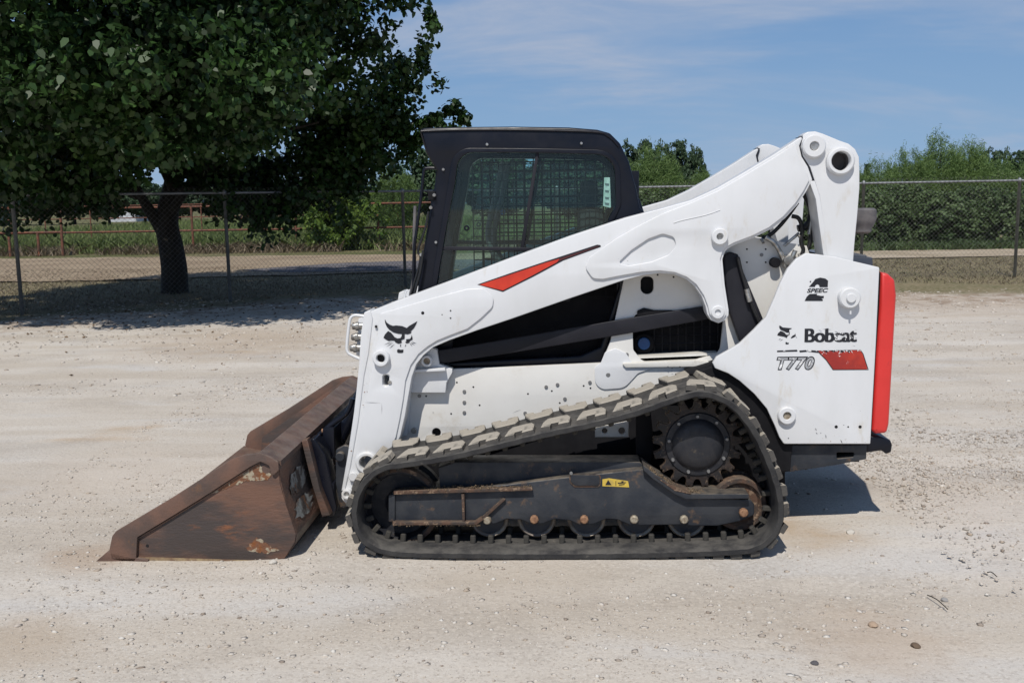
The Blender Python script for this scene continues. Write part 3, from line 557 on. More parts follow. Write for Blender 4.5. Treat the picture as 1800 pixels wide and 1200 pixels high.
# roof, rear shell and floor spanning the cab
xz = lambda px, py: (at(px, py, YCB).x, at(px, py, YCB).z)
roof_lp = [[xz(*p) for p in fillet([(737, 230, 2), (900, 223.5), (1050, 228), (1072, 235, 14), (1090, 253, 14), (1106, 286), (1119, 334), (1125, 365), (1128, 400), (1118, 400), (1108, 337), (1095, 290), (1078, 262, 12), (1050, 246, 12), (900, 240), (760, 243), (743, 240)])]]
roof = link('cab_roof', xz_plate_mesh(roof_lp, YCB + .061, 2 - 2 * YCB - .122, .002), M['black'], LD, 35)
tube('roof_gutter', pt([(740, 231), (800, 229), (900, 228.5), (1040, 232), (1070, 240), (1088, 258)], 0, YCB - .002), .006, M['black'], cab)
mirror(cab, LD); far = kids(LD)[-1]
box('rear_cab_pillar', at(1085, 400, YCB).x, at(1125, 400, YCB).x, YCB + .062, YCB + .09, .7, at(1100, 300, YCB).z, M['black'], LD, .004)
box('cab_floor', at(775, 640, YCB).x, at(1080, 640, YCB).x, YCB + .1, 2 - YCB - .1, .55, .68, M['cabgrey'], LD, .01)
plate('engine_cover_shoulder', [(1118, 345, 4), (1125, 350), (1133, 375, 4), (1148, 383, 4), (1150, 420), (1100, 420)], YCB + .03, .6, M['black'], LD, bev=.01)
# steel side screens (near and far): grids of flat bars
def screen(Y, parent, x0, x1, y0, y1, sx, sy, r=.0026):
    ms = []; a = at(x0, y1, Y); b = at(x1, y0, Y); x = a.x
    while x <= b.x: ms.append(box_mesh(x - r, x + r, Y, Y + .004, a.z, b.z, 0)); x += sx
    z = a.z
    while z <= b.z: ms.append(box_mesh(a.x, b.x, Y + .004, Y + .008, z - r, z + r, 0)); z += sy
    o = link('side_screen', join(ms), M['matt'], parent); o['kind'] = 'stuff'; return o
screen(YCB + .035, cab, 835, 1078, 272, 525, .052, .040)
screen(2 - YCB - .05, cab, 850, 1085, 280, 500, .050, .050, .0042)
# front glass frame/door edge seen edge-on, grab rails and hoses
plate('front_pillar_far', [(772, 300), (812, 300), (785, 520), (750, 520)], 2 - YCB - .10, .03, M['black'], LD)
tube('grab_rail', pt([(780, 300), (768, 296), (750, 296), (745, 302), (741, 340), (733, 400), (728, 440), (726, 520)], 0, YCB + .02), .008, M['black'], LD)
tube('grab_rail', pt([(768, 300), (766, 330), (760, 345), (757, 400), (742, 470)], 0, YCB + .04), .006, M['black'], LD)
tube('wiper_arm', pt([(758, 366), (754, 410), (745, 460), (738, 520), (733, 556)], 0, YCB + .01), .004, M['black'], LD)
tube('hydraulic_hose', pt([(753, 372), (748, 400), (735, 440), (739, 450), (736, 470), (722, 520), (714, 560)], 0, YCB - .02), .006, M['hose'], LD)
tube('hydraulic_hose', pt([(730, 362), (728, 420), (728, 480), (720, 530), (716, 580)], 0, YCB + .05), .009, M['greyrubber'], LD)
tube('hydraulic_hose', pt([(744, 440), (738, 480), (728, 520), (726, 560)], 0, YCB - .04), .007, M['hose'], LD)
plate('door_hinge_block', [(752, 336, 2), (765, 336, 2), (765, 352, 2), (752, 352, 2)], YCB - .01, .03, M['matt'], LD)
for px, py in ((763, 343), (757, 365), (740, 448)): disc('hose_clip', px, py, YCB - .03, 3, .02, M['chrome'], LD, n=8)
tube('tie_down_rod', pt([(709, 530), (714, 512), (718, 512), (716, 530)], 0, YA + .05), .004, M['white'], LD)
# seat, lap bar and labels inside
st = box('operator_seat', at(930, 500, 1.0).x, at(1050, 500, 1.0).x, .78, 1.22, .95, 1.07, M['seat'], LD, .04)
link('seat_back', box_mesh(at(1015, 400, 1.0).x, at(1060, 400, 1.0).x, .80, 1.20, 1.0, 1.62, .05), M['seat'], st, 40)
link('headrest', box_mesh(at(1020, 400, 1.0).x, at(1050, 400, 1.0).x, .90, 1.10, 1.62, 1.76, .03), M['seat'], st, 40)
tube('lap_bar', [at(885, 285, .95), at(872, 340, .95), at(858, 420, .95), at(885, 470, .95)], .016, M['cabgrey'], LD)
tube('lap_bar', [at(893, 285, 1.02), at(884, 340, 1.02), at(868, 420, 1.02), at(890, 470, 1.02)], .016, M['cabgrey'], LD)
plate('arm_rest', [(880, 470, 4), (960, 462, 4), (985, 470), (985, 500), (880, 500)], .78, .08, M['seat'], LD, bev=.02)
lb = plate('label_strip', [(1062, 312), (1072, 312), (1074, 366, 2), (1060, 362)], YCB + .028, .002, M['paper'], LD, bev=0)
for py in (322, 334, 346, 356): decal('label_mark', [[(1063, py), (1071, py + 1), (1070, py + 5), (1064, py + 4)]], YCB + .0268, M['greybolt'], lb)
disc('seat_blue_tag', 884, 373, .9, 5, .01, M['blue'], st, n=10)

# ---------- mirrored structure on the far side
for o in (arm, tower, panel):
    src = o; c = mirror(src, LD)
    for ch in kids(c):
        if any(k in ch.name for k in ('lettering', 'emblem', 'stripe', 'number', 'paint_chip')): 
            pass
mirror(body, LD)
# ================================================================== tracks
TW = .40
cpx = [(700, 979), (850, 982.5), (1000, 983), (1150, 981), (1290, 976), (1335, 968), (1364, 945), (1378, 912), (1374, 860), (1352, 798), (1326, 748), (1288, 706), (1238, 687), (1192, 695), (1120, 720), (1046, 740), (961, 758), (880, 778), (790, 799), (715, 811), (672, 818), (642, 838), (623, 868), (617, 905), (625, 938), (648, 964)]
P0 = [Vector((q.x, 0, q.z)) for q in (at(a, b, 0) for a, b in cpx)]
dn = catmull([(p.x, p.z) for p in P0], 12)
A = np.array([(p[0], p[1]) for p in dn]); A = np.vstack([A, A[:1]])
S = np.r_[0, np.cumsum(np.hypot(*np.diff(A, axis=0).T))]; LEN = S[-1]
def onpath(s):
    s = s % LEN; x = np.interp(s, S, A[:, 0]); z = np.interp(s, S, A[:, 1])
    x2 = np.interp((s + .02) % LEN, S, A[:, 0]); z2 = np.interp((s + .02) % LEN, S, A[:, 1]); x1_ = np.interp((s - .02) % LEN, S, A[:, 0]); z1_ = np.interp((s - .02) % LEN, S, A[:, 1])
    t = Vector((x2 - x1_, 0, z2 - z1_)).normalized(); n_ = Vector((-t.z, 0, t.x))
    return Vector((x, 0, z)), t, n_
ctr = Vector((A[:, 0].mean(), 0, A[:, 1].mean()))
p_, t_, n_ = onpath(.3); SG = 1 if n_.dot(p_ - ctr) > 0 else -1   # outward normal sign
NS = 220
prof = [(.0, -.004), (.006, .0), (TW / 2, .004), (TW - .006, 0), (TW, -.004), (TW, -.026), (TW - .02, -.034), (TW * .68, -.034), (TW * .68, -.03), (TW * .32, -.03), (TW * .32, -.034), (.02, -.034), (0, -.026)]
bm = bmesh.new(); rings = []
for i in range(NS):
    p, t, n_ = onpath(LEN * i / NS); n_ = n_ * SG
    wv = .002 * math.sin(i * 1.7) 
    rings.append([bm.verts.new(Vector((p.x, y, p.z)) + n_ * (h + wv * .5)) for y, h in prof])
for i in range(NS):
    a, b = rings[i], rings[(i + 1) % NS]
    for j in range(len(prof)): k = (j + 1) % len(prof); bm.faces.new((a[j], a[k], b[k], b[j]))
bmesh.ops.recalc_face_normals(bm, faces=bm.faces); me = bpy.data.meshes.new('m'); bm.to_mesh(me); bm.free()
track = link('rubber_track', me, M['rubber'], LD, 50)
# one lug: plan outline (s across travel, y across width), height out along n
def lug_mesh(pl, h=.026, tp=.006):
    bm = bmesh.new(); b0 = [bm.verts.new((x, y, -.004)) for x, y in pl]; cx = sum(p[0] for p in pl) / len(pl); cy_ = sum(p[1] for p in pl) / len(pl)
    t0 = [bm.verts.new((x + (cx - x) * .05, y + (cy_ - y) * .05, h)) for x, y in pl]; n = len(pl)
    bm.faces.new(t0)
    for i in range(n): j = (i + 1) % n; bm.faces.new((b0[i], b0[j], t0[j], t0[i]))
    bmesh.ops.recalc_face_normals(bm, faces=bm.faces)
    bmesh.ops.bevel(bm, geom=[e for e in bm.edges if all(v.co.z > 0 for v in e.verts)], offset=.004, segments=1, affect='EDGES')
    me = bpy.data.meshes.new('lug'); bm.to_mesh(me); bm.free(); me.materials.append(M['lug'])
    for p in me.polygons: p.use_smooth = False
    return me
PITCH_N = max(24, round(LEN / .170)); pit = LEN / PITCH_N
nearpl = [(0, .012), (.050, .010), (.052, .055), (.088, .055), (.088, .010), (.142, .012), (.150, .115), (.135, .165), (.03, .165), (.012, .10)]
farpl = [(x, TW - y) for x, y in nearpl][::-1]
variants = []
for k in range(5):
    rr = random.Random(k); variants.append((lug_mesh([(x + rr.uniform(-.003, .003), y + rr.uniform(-.003, .003)) for x, y in nearpl], .025 + rr.uniform(-.002, .001)), lug_mesh([(x + rr.uniform(-.003, .003), y + rr.uniform(-.003, .003)) for x, y in farpl], .025 + rr.uniform(-.002, .001))))
guide = box_mesh(-.013, .013, -.012, .012, -.072, -.03, .005, 1); guide.materials.append(M['guide'])
def dress(parent, Y0):
    inv = Matrix.Identity(4)
    for i in range(PITCH_N):
        for side in (0, 1):
            s = (i + (.5 if side else 0)) * pit
            # travel direction reversed when SG<0 so that the frame stays right-handed
            p, t, n_ = onpath(s + .075); n_ = n_ * SG; xx = Vector((0, 1, 0)).cross(n_)
            Mx = Matrix((( xx.x, 0, n_.x, p.x), (0, 1, 0, Y0), (xx.z, 0, n_.z, p.z), (0, 0, 0, 1)))
            o = bpy.data.objects.new('tread_lug', variants[(i * 3 + side) % 5][side]); COL.objects.link(o); o.parent = parent
            o.matrix_basis = Mx @ Matrix.Translation((-.075, 0, 0))
    for i in range(PITCH_N * 2):
        for yy in (.135, .265):
            p, t, n_ = onpath(i * pit / 2); n_ = n_ * SG; xx = Vector((0, 1, 0)).cross(n_)
            Mx = Matrix(((xx.x, 0, n_.x, p.x), (0, 1, 0, Y0 + yy), (xx.z, 0, n_.z, p.z), (0, 0, 0, 1)))
            o = bpy.data.objects.new('drive_lug', guide); COL.objects.link(o); o.parent = parent; o.matrix_basis = Mx
# children of the track use world coordinates: the track object itself sits at the loader's offset
track.matrix_parent_inverse = WINV[LD.name]
dress(track, 0)
me2 = track.data.copy(); me2.transform(Matrix.Translation((0, 2 - TW, 0)))
track2 = link('rubber_track', me2, None, LD); dress(track2, 2 - TW)

# ---------- undercarriage
YU = .12
UC = plate('undercarriage_frame', [(683, 872), (690, 866), (830, 858), (900, 850), (1000, 838), (1132, 824), (1150, 838), (1192, 868), (1212, 876), (1318, 877, 6), (1326, 886), (1326, 905, 5), (1300, 916), (1262, 924), (1215, 924), (1195, 922), (1130, 923), (1108, 923), (1085, 913), (1065, 912), (1045, 921), (1020, 923), (1000, 914), (975, 912), (955, 920), (938, 922), (915, 913), (890, 912), (872, 920), (855, 922), (835, 916), (818, 922), (690, 922), (683, 914)], YU, .24, M['frame'], LD, bev=.006)
plate('upper_box', [(770, 822), (800, 812), (1125, 812), (1134, 822), (1134, 850), (775, 872)], YU + .05, .14, M['frame'], UC, bev=.004)
plate('flange', [(692, 862), (935, 857, 2), (937, 862, 2), (692, 869)], YU - .03, .03, M['rustrib'], UC, bev=.002)
plate('flange', [(690, 917), (834, 917), (846, 909), (850, 913), (838, 922), (690, 923)], YU - .03, .03, M['rustrib'], UC, bev=.002)
plate('flange', [(811, 868), (816, 868), (817, 918), (813, 918)], YU - .025, .025, M['rustrib'], UC, bev=.001)
plate('flange', [(848, 908), (852, 911), (888, 878), (884, 876)], YU - .02, .02, M['rustrib'], UC, bev=.001)
plate('flange', [(683, 870), (694, 869), (694, 916), (683, 916)], YU - .012, .012, M['frame'], UC, bev=.002)
plate('rear_flange', [(1131, 818), (1150, 832), (1190, 860), (1208, 868), (1316, 868, 2), (1318, 876, 2), (1206, 877), (1186, 868), (1146, 840), (1131, 826)], YU - .035, .16, M['frame'], UC, bev=.002)
plate('flange_dirt', [(1150, 836), (1186, 862), (1215, 868), (1190, 858)], YU - .038, .1, M['rustrib'], UC, bev=0)
plate('access_cover', [(1001, 833, 4), (1056, 834, 4), (1056, 856, 6), (1010, 856, 6), (1001, 848, 4)], YU - .004, .003, M['rustrib'], UC, bev=0)
plate('access_cover_face', [(1003, 834, 4), (1054, 835, 4), (1054, 853, 6), (1011, 853, 6), (1003, 846, 4)], YU - .009, .004, M['frame'], UC, bev=.001)
yd = plate('warning_decal', [(1059, 842), (1070, 840), (1104, 845), (1106, 856), (1059, 854)], YU - .002, .001, M['yellow'], UC, bev=0)
decal('warning_symbol', [[(1064, 852), (1069, 843), (1075, 852)], [(1082, 845), (1083, 845), (1083, 853), (1082, 853)], [(1086, 848), (1100, 847), (1100, 848.5), (1086, 849.5)], [(1088, 851), (1098, 850), (1098, 851.5), (1088, 852.5)], [(1092, 845.5), (1096, 845), (1096, 847), (1092, 847)]], YU - .0034, M['ink'], yd)
for i, px in enumerate((860, 943, 1031, 1119, 1207)):
    c = at(px, 912, YU + .05); rp = .092
    ro = link('track_roller', lathe_mesh([(0, .02), (rp * .62, .02), (rp * .86, .004), (rp * .93, 0), (rp, .006), (rp, .05), (rp * .8, .06), (rp * .8, .17), (rp, .18), (rp, .22), (0, .22)], c, 36), M['roller'], LD, 35)
    link('roller_face', lathe_mesh([(0, .0), (rp * .60, .0), (rp * .78, -.0012), (rp * .79, .01), (0, .01)], c + Vector((0, .002, 0)), 32), M['frame'], ro, 35)
    bo = disc('roller_bolt', px - 4, 914 + (0 if i else 1), YU - .022, 7.5, .024, M['rustbolt'] if i in (1, 2) else M['bolt'], UC, n=10, ch=.25)
disc('axle_bolt', 1308, 902, YU - .022, 8, .024, M['rustbolt'], UC, n=10, ch=.25)
disc('pivot_bolt', 1004, 832, YU - .012, 3, .01, M['greybolt'], UC, n=8)
# idlers
c = at(703, 890, .16); fi = link('front_idler', lathe_mesh([(0, .03), (.06, .03), (.08, .05), (.15, .05), (.165, .0), (.19, 0), (.195, .01), (.195, .05), (.17, .06), (.17, .12), (.195, .13), (.195, .17), (0, .17)], c, 48), M['hub'], LD, 35)
link('idler_rim', lathe_mesh([(.172, -.002), (.19, -.002), (.1955, .008), (.1955, .03), (.172, .03)], c, 48), M['rustrib'], fi, 35)
c = at(1300, 886, .17); ri = link('rear_idler', lathe_mesh([(0, .02), (.09, .02), (.105, .0), (.125, 0), (.13, .008), (.13, .05), (.11, .06), (.11, .11), (.13, .12), (.13, .16), (0, .16)], c, 40), M['rustrib'], LD, 35)
# sprocket
sc_ = at(1226, 780, .20); RT = .212; NT = 17
lp = []
for i in range(NT):
    a0 = 2 * math.pi * i / NT - math.pi / 2
    for da, rr in ((-.5, RT * .965), (-.40, RT), (-.30, RT * .985), (-.26, RT * .90), (-.18, RT * .835), (-.06, RT * .805), (.06, RT * .805), (.18, RT * .835), (.26, RT * .90), (.30, RT * .985), (.40, RT)):
        an = a0 + (da + .0) * 2 * math.pi / NT; lp.append((sc_.x + rr * math.cos(an), sc_.z + rr * math.sin(an)))
spk = link('drive_sprocket', xz_plate_mesh([lp], .20, .03, .002), M['sprocket'], LD, 30)
link('tooth_edge', xz_plate_mesh([[(sc_.x + (p[0] - sc_.x) * 1.002, sc_.z + (p[1] - sc_.z) * 1.002) for p in lp], circ(sc_.x, sc_.z, RT * .75, 40)], .1975, .034, .001), M['tooth'], spk, 30)
link('sprocket_disc', xz_plate_mesh([[(sc_.x + (p[0] - sc_.x) * .988, sc_.z + (p[1] - sc_.z) * .988) for p in lp]], .196, .0385, .001), M['sprocket'], spk, 30)
link('sprocket_hub', lathe_mesh([(0, -.040), (.06, -.040), (.098, -.034), (.116, -.022), (.125, -.010), (.150, -.008), (.155, 0), (0, .0)], Vector((sc_.x, .196, sc_.z)), 48), M['hub'], spk, 35)
for i in range(9):
    an = 2 * math.pi * i / 9 + .2; link('hub_bolt', lathe_mesh([(0, -.014), (.007, -.014), (.009, -.01), (.009, 0)], Vector((sc_.x + .138 * math.cos(an), .188, sc_.z + .138 * math.sin(an))), 8), M['greybolt'], spk, 30)
plate('motor_guard', [(1118, 700), (1140, 690), (1150, 780), (1140, 830), (1118, 820)], .34, .02, M['matt'], LD)
plate('tensioner_plate', [(1046, 752), (1105, 740), (1105, 768), (1046, 768)], .5, .02, M['dustywhite'], LD, holes=[circ(1063, 757, 5), circ(1093, 757, 6)])
for o in (UC, fi, ri, spk): mirror(o, LD)

# ================================================================== bucket
YK = -.0; BW = 2.03
def bx(p): q = at(p[0], p[1], YK); return (q.x, q.z)
prof_out = [(233, 989), (420, 987), (497, 987), (519, 955), (521, 940), (503, 890), (492, 845), (490, 813), (457, 797)]
pin_ = [(455, 800), (484, 817), (486, 846), (497, 891), (514, 940), (512, 952), (493, 981), (420, 981), (233, 984)]
bk = link('bucket', xz_plate_mesh([[bx(p) for p in prof_out + pin_]], YK + .012, BW - .024, .001), M['rust'], LD, 14)
side = [(236, 984, 3), (238, 944), (440, 806), (473, 808, 8), (489, 816, 4), (492, 850), (503, 888), (520, 938), (518, 952), (497, 986), (420, 986), (300, 981)]
m_side = bpy.data.materials.new('rusty_side_plate')
sp_ = plate('side_plate', side, YK + .004, .012, M['rust'], bk, bev=.001)
strip = [(197, 942, 3), (204, 933, 4), (300, 876), (407, 807), (431, 799, 4), (458, 796, 6), (474, 803), (489, 812, 5), (490, 826), (478, 838, 4), (473, 818, 5), (458, 811, 6), (440, 820), (350, 878), (241, 944), (239, 982), (233, 990), (196, 982), (192, 966)]
plate('side_edge_strip', strip, YK - .014, .018, M['rustedge'], bk, bev=.002)
for o in kids(bk): mirror(o, bk, BW / 2)
cut = link('cutting_edge', xz_plate_mesh([[bx(p) for p in [(170, 985), (190, 968), (225, 976), (262, 982), (262, 989), (205, 990)]]], YK - .014, BW + .028, .002), M['rustedge'], bk, 30)
lip = link('top_lip', xz_plate_mesh([[bx(p) for p in [(452, 798), (457, 795), (492, 811), (493, 820), (489, 820), (489, 815), (457, 799), (452, 802)]]], YK + .013, BW - .026, .001), M['rustedge'], bk, 14)
q = [bx(p) for p in [(489, 816), (500, 812), (505, 822), (493, 835)]]
disc('plate_hole', 259, 959, YK + .0028, 3, .002, M['hole'], bk, n=10)
tube('weld_bead', pt([(242, 946), (350, 880), (440, 822), (458, 813)], 0, YK + .003), .004, M['rustedge'], bk)
# coarse flaking paint patch at the top of the side plate and at the heel
m_fl = mat('flaking_paint', (0.34, 0.29, 0.21), (0.16, 0.07, 0.035), 22, lo=.46, hi=.52, rough=.7, c3=(0.20, 0.07, 0.02), s3=14, lo3=.52, hi3=.6, bump=.5, bscale=70)
def patch(name, pts, Y, seed, parent, m=m_fl):
    r_ = random.Random(seed); o = []
    n = len(pts)
    for i in range(n):
        a, b = Vector(pts[i]), Vector(pts[(i + 1) % n]); L_ = max(2, int((b - a).length / 3))
        for k in range(L_): p = a.lerp(b, k / L_); o.append((p.x + r_.uniform(-1.6, 1.6), p.y + r_.uniform(-1.6, 1.6)))
    lp = [(q.x, q.z) for q in (at(x, y, Y) for x, y in o)]
    return link(name, xz_plate_mesh([lp], Y, 0), m, parent)
patch('flaked_paint', [(366, 868), (455, 815), (478, 836), (470, 843), (430, 846), (380, 866)], YK + .0025, 3, bk)
patch('flaked_paint', [(432, 962), (452, 944), (478, 960), (492, 966), (470, 972), (440, 968)], YK + .0025, 5, bk)
# quick attach: plates and levers between bucket and arms
XB = 0.45
for Y0 in (.44, 1.44):
    a = plate('attach_plate', [(540, 775, 4), (552, 770, 4), (572, 800), (592, 892), (585, 908, 3), (566, 905, 3), (556, 850)], Y0, .12, M['black'], LD, bev=.006)
    plate('attach_rib', [(530, 775), (540, 772), (562, 860), (580, 905), (566, 908), (548, 850)], Y0 - .06, .06, M['rust'], a, bev=.003)
    plate('attach_lug', [(590, 790, 6), (606, 782, 6), (625, 790), (622, 860), (612, 890), (598, 892), (590, 850)], Y0 + .05, .03, M['frame'], a, bev=.004)
    disc('attach_pin', 597, 803, Y0 + .02, 8, .05, M['frame'], a)
box('attach_crossbar', at(572, 820, .6).x, at(592, 820, .6).x, .57, 1.43, .34, .50, M['black'], LD, .01)
box('attach_lower_bar', at(575, 880, .6).x, at(600, 880, .6).x, .45, 1.55, .16, .24, M['black'], LD, .01)
for Y0, dx in ((.62, 0), (.8, 6), (1.2, 2)):
    tube('lever', pt([(560 + dx, 765), (585 + dx, 745), (610 + dx, 725), (620 + dx, 700)], 0, Y0), .014, M['black'], LD)
    tube('spring', pt([(566 + dx, 757), (577 + dx, 756)], 0, Y0 - .02), .012, M['rustbolt'], LD, k=0)
    tube('spring', pt([(566 + dx, 772), (582 + dx, 772)], 0, Y0 + .02), .017, M['frame'], LD, k=0)
tube('tilt_cylinder', [at(636, 690, .75), at(590, 790, .75)], .035, M['black'], LD, n=16, k=0)
tube('tilt_cylinder', [at(636, 690, .75) + Vector((0, .5, 0)), at(590, 790, .75) + Vector((0, .5, 0))], .035, M['black'], LD, n=16, k=0)
plate('front_crossmember', [(640, 560), (672, 560), (700, 640), (690, 700), (655, 700)], .56, .88, M['white'], LD, bev=.01)

# dirt and loose soil packed in the undercarriage, worn paint on the bucket's back
def crumbs(name, n, fn, smin, smax, m, parent, seed):
    g_ = np.random.default_rng(seed); P = fn(g_, n); V = []; Fc = []
    for p in P:
        r = smin + (smax - smin) * g_.random() ** 3; k = len(V); J = g_.normal(size=(6, 3)) * .25
        for q, j in zip(((1, 0, 0), (-1, 0, 0), (0, 1, 0), (0, -1, 0), (0, 0, .7), (0, 0, -.7)), J): V.append((p[0] + r * (q[0] + j[0]), p[1] + r * (q[1] + j[1]), p[2] + r * (q[2] + j[2])))
        for a, b, c in ((0, 2, 4), (2, 1, 4), (1, 3, 4), (3, 0, 4), (2, 0, 5), (1, 2, 5), (3, 1, 5), (0, 3, 5)): Fc.append((k + a, k + b, k + c))
    o = link(name, npmesh(name, V, Fc), m, parent); o['kind'] = 'stuff'; return o
def on_edge(pts, Ya, Yb):
    Q = [at(x, y, YU) for x, y in pts]
    def f(g_, n):
        o = []
        for _ in range(n): i = g_.integers(len(Q) - 1); t = g_.random(); p = Q[i].lerp(Q[i + 1], t); o.append((p.x, g_.uniform(Ya, Yb), p.z + abs(g_.normal()) * .004))
        return o
    return f
M['wornedge'] = mat('worn_tan_edge', (0.34, 0.26, 0.15), (0.16, 0.09, 0.055), 14, rough=.6)
M['dirt'] = mat('dried_mud', (0.20, 0.15, 0.10), (0.11, 0.08, 0.055), 30, rough=1, spec=.1)
crumbs('packed_dirt', 420, on_edge([(700, 861), (830, 856), (935, 855)], YU - .03, YU + .02), .002, .008, M['dirt'], UC, 1)
crumbs('packed_dirt', 500, on_edge([(1140, 824), (1165, 842), (1200, 864), (1240, 867)], YU - .03, YU + .05), .002, .009, M['dirt'], UC, 2)
crumbs('packed_dirt', 260, on_edge([(692, 921), (820, 921), (845, 921)], YU - .03, YU + .0), .002, .006, M['dirt'], UC, 3)
m_wp = mat('worn_grey_paint', (0.24, 0.25, 0.24), (0.05, 0.04, 0.035), 9, lo=.44, hi=.56, rough=.6, c3=(0.16, 0.07, 0.03), s3=14, lo3=.54, hi3=.62, bump=.4, bscale=60)
# worn paint on the bucket's rear face: a sheet lying just proud of the back wall
a1, a2 = bx((503.8, 889.5)), bx((493.0, 845))
def lerp2(a, b, t): return (a[0] + (b[0] - a[0]) * t, a[1] + (b[1] - a[1]) * t)
rr = random.Random(8)
for (a1, a2), (yc_, yr_) in ((((a1), (a2)), (.25, .17)), ((bx((518.5, 933)), bx((504.3, 893))), (.22, .15))):
  ring = []
  for k in range(26):
    an = 6.283 * k / 26; y = yc_ + (yr_ + rr.uniform(-.05, .05)) * math.cos(an); t = .5 + (.42 + rr.uniform(-.08, .08)) * math.sin(an); p = lerp2(a1, a2, t); ring.append((p[0] + .0035, y, p[1]))
  mw = bpy.data.meshes.new('worn'); mw.from_pydata(ring, [], [tuple(range(26))]); link('worn_paint', mw, m_wp, bk)
plate('worn_lower_edge', [(242, 978), (420, 983.5), (496, 984), (498, 987), (420, 987), (240, 984)], YK + .002, .003, M['wornedge'], bk, bev=0)
rim = disc('weld_patch', 468, 824, YK + .0022, 9, .0025, M['rustedge'], bk)
# ================================================================== ground
def sheet(name, x0, x1, y0, y1, nx, ny, z, amp, m, keep=None, sc=.9):
    X, Y = np.meshgrid(np.linspace(x0, x1, nx), np.linspace(y0, y1, ny)); Z = np.full_like(X, z)
    if amp:
        f = np.array([noise.fractal(Vector((a * sc, b * sc, 3.3)), 1.0, 2.0, 5) for a, b in zip(X.ravel(), Y.ravel())]).reshape(X.shape); Z = Z + f * amp
    V = np.c_[X.ravel(), Y.ravel(), Z.ravel()]; i = np.arange(nx * ny).reshape(ny, nx)
    Fc = np.c_[i[:-1, :-1].ravel(), i[:-1, 1:].ravel(), i[1:, 1:].ravel(), i[1:, :-1].ravel()]
    return tag(link(name, npmesh(name, V, Fc), m, None, 180), kind='structure')
STAINS = [(*ground(x_, y_)[:2], r_, c_) for x_, y_, r_, c_ in ((160, 975, .22, (0.36, 0.23, 0.13)), (1540, 1125, .30, (0.42, 0.31, 0.22)), (1430, 945, .28, (0.40, 0.30, 0.20)), (10, 1130, .3, (0.40, 0.30, 0.20)), (900, 1010, .4, (0.48, 0.41, 0.33)), (420, 600, 1.4, (0.40, 0.30, 0.21)), (1650, 530, 2.2, (0.42, 0.32, 0.23)), (200, 830, .7, (0.50, 0.42, 0.34)), (1480, 855, .16, (0.16, 0.13, 0.12)))]
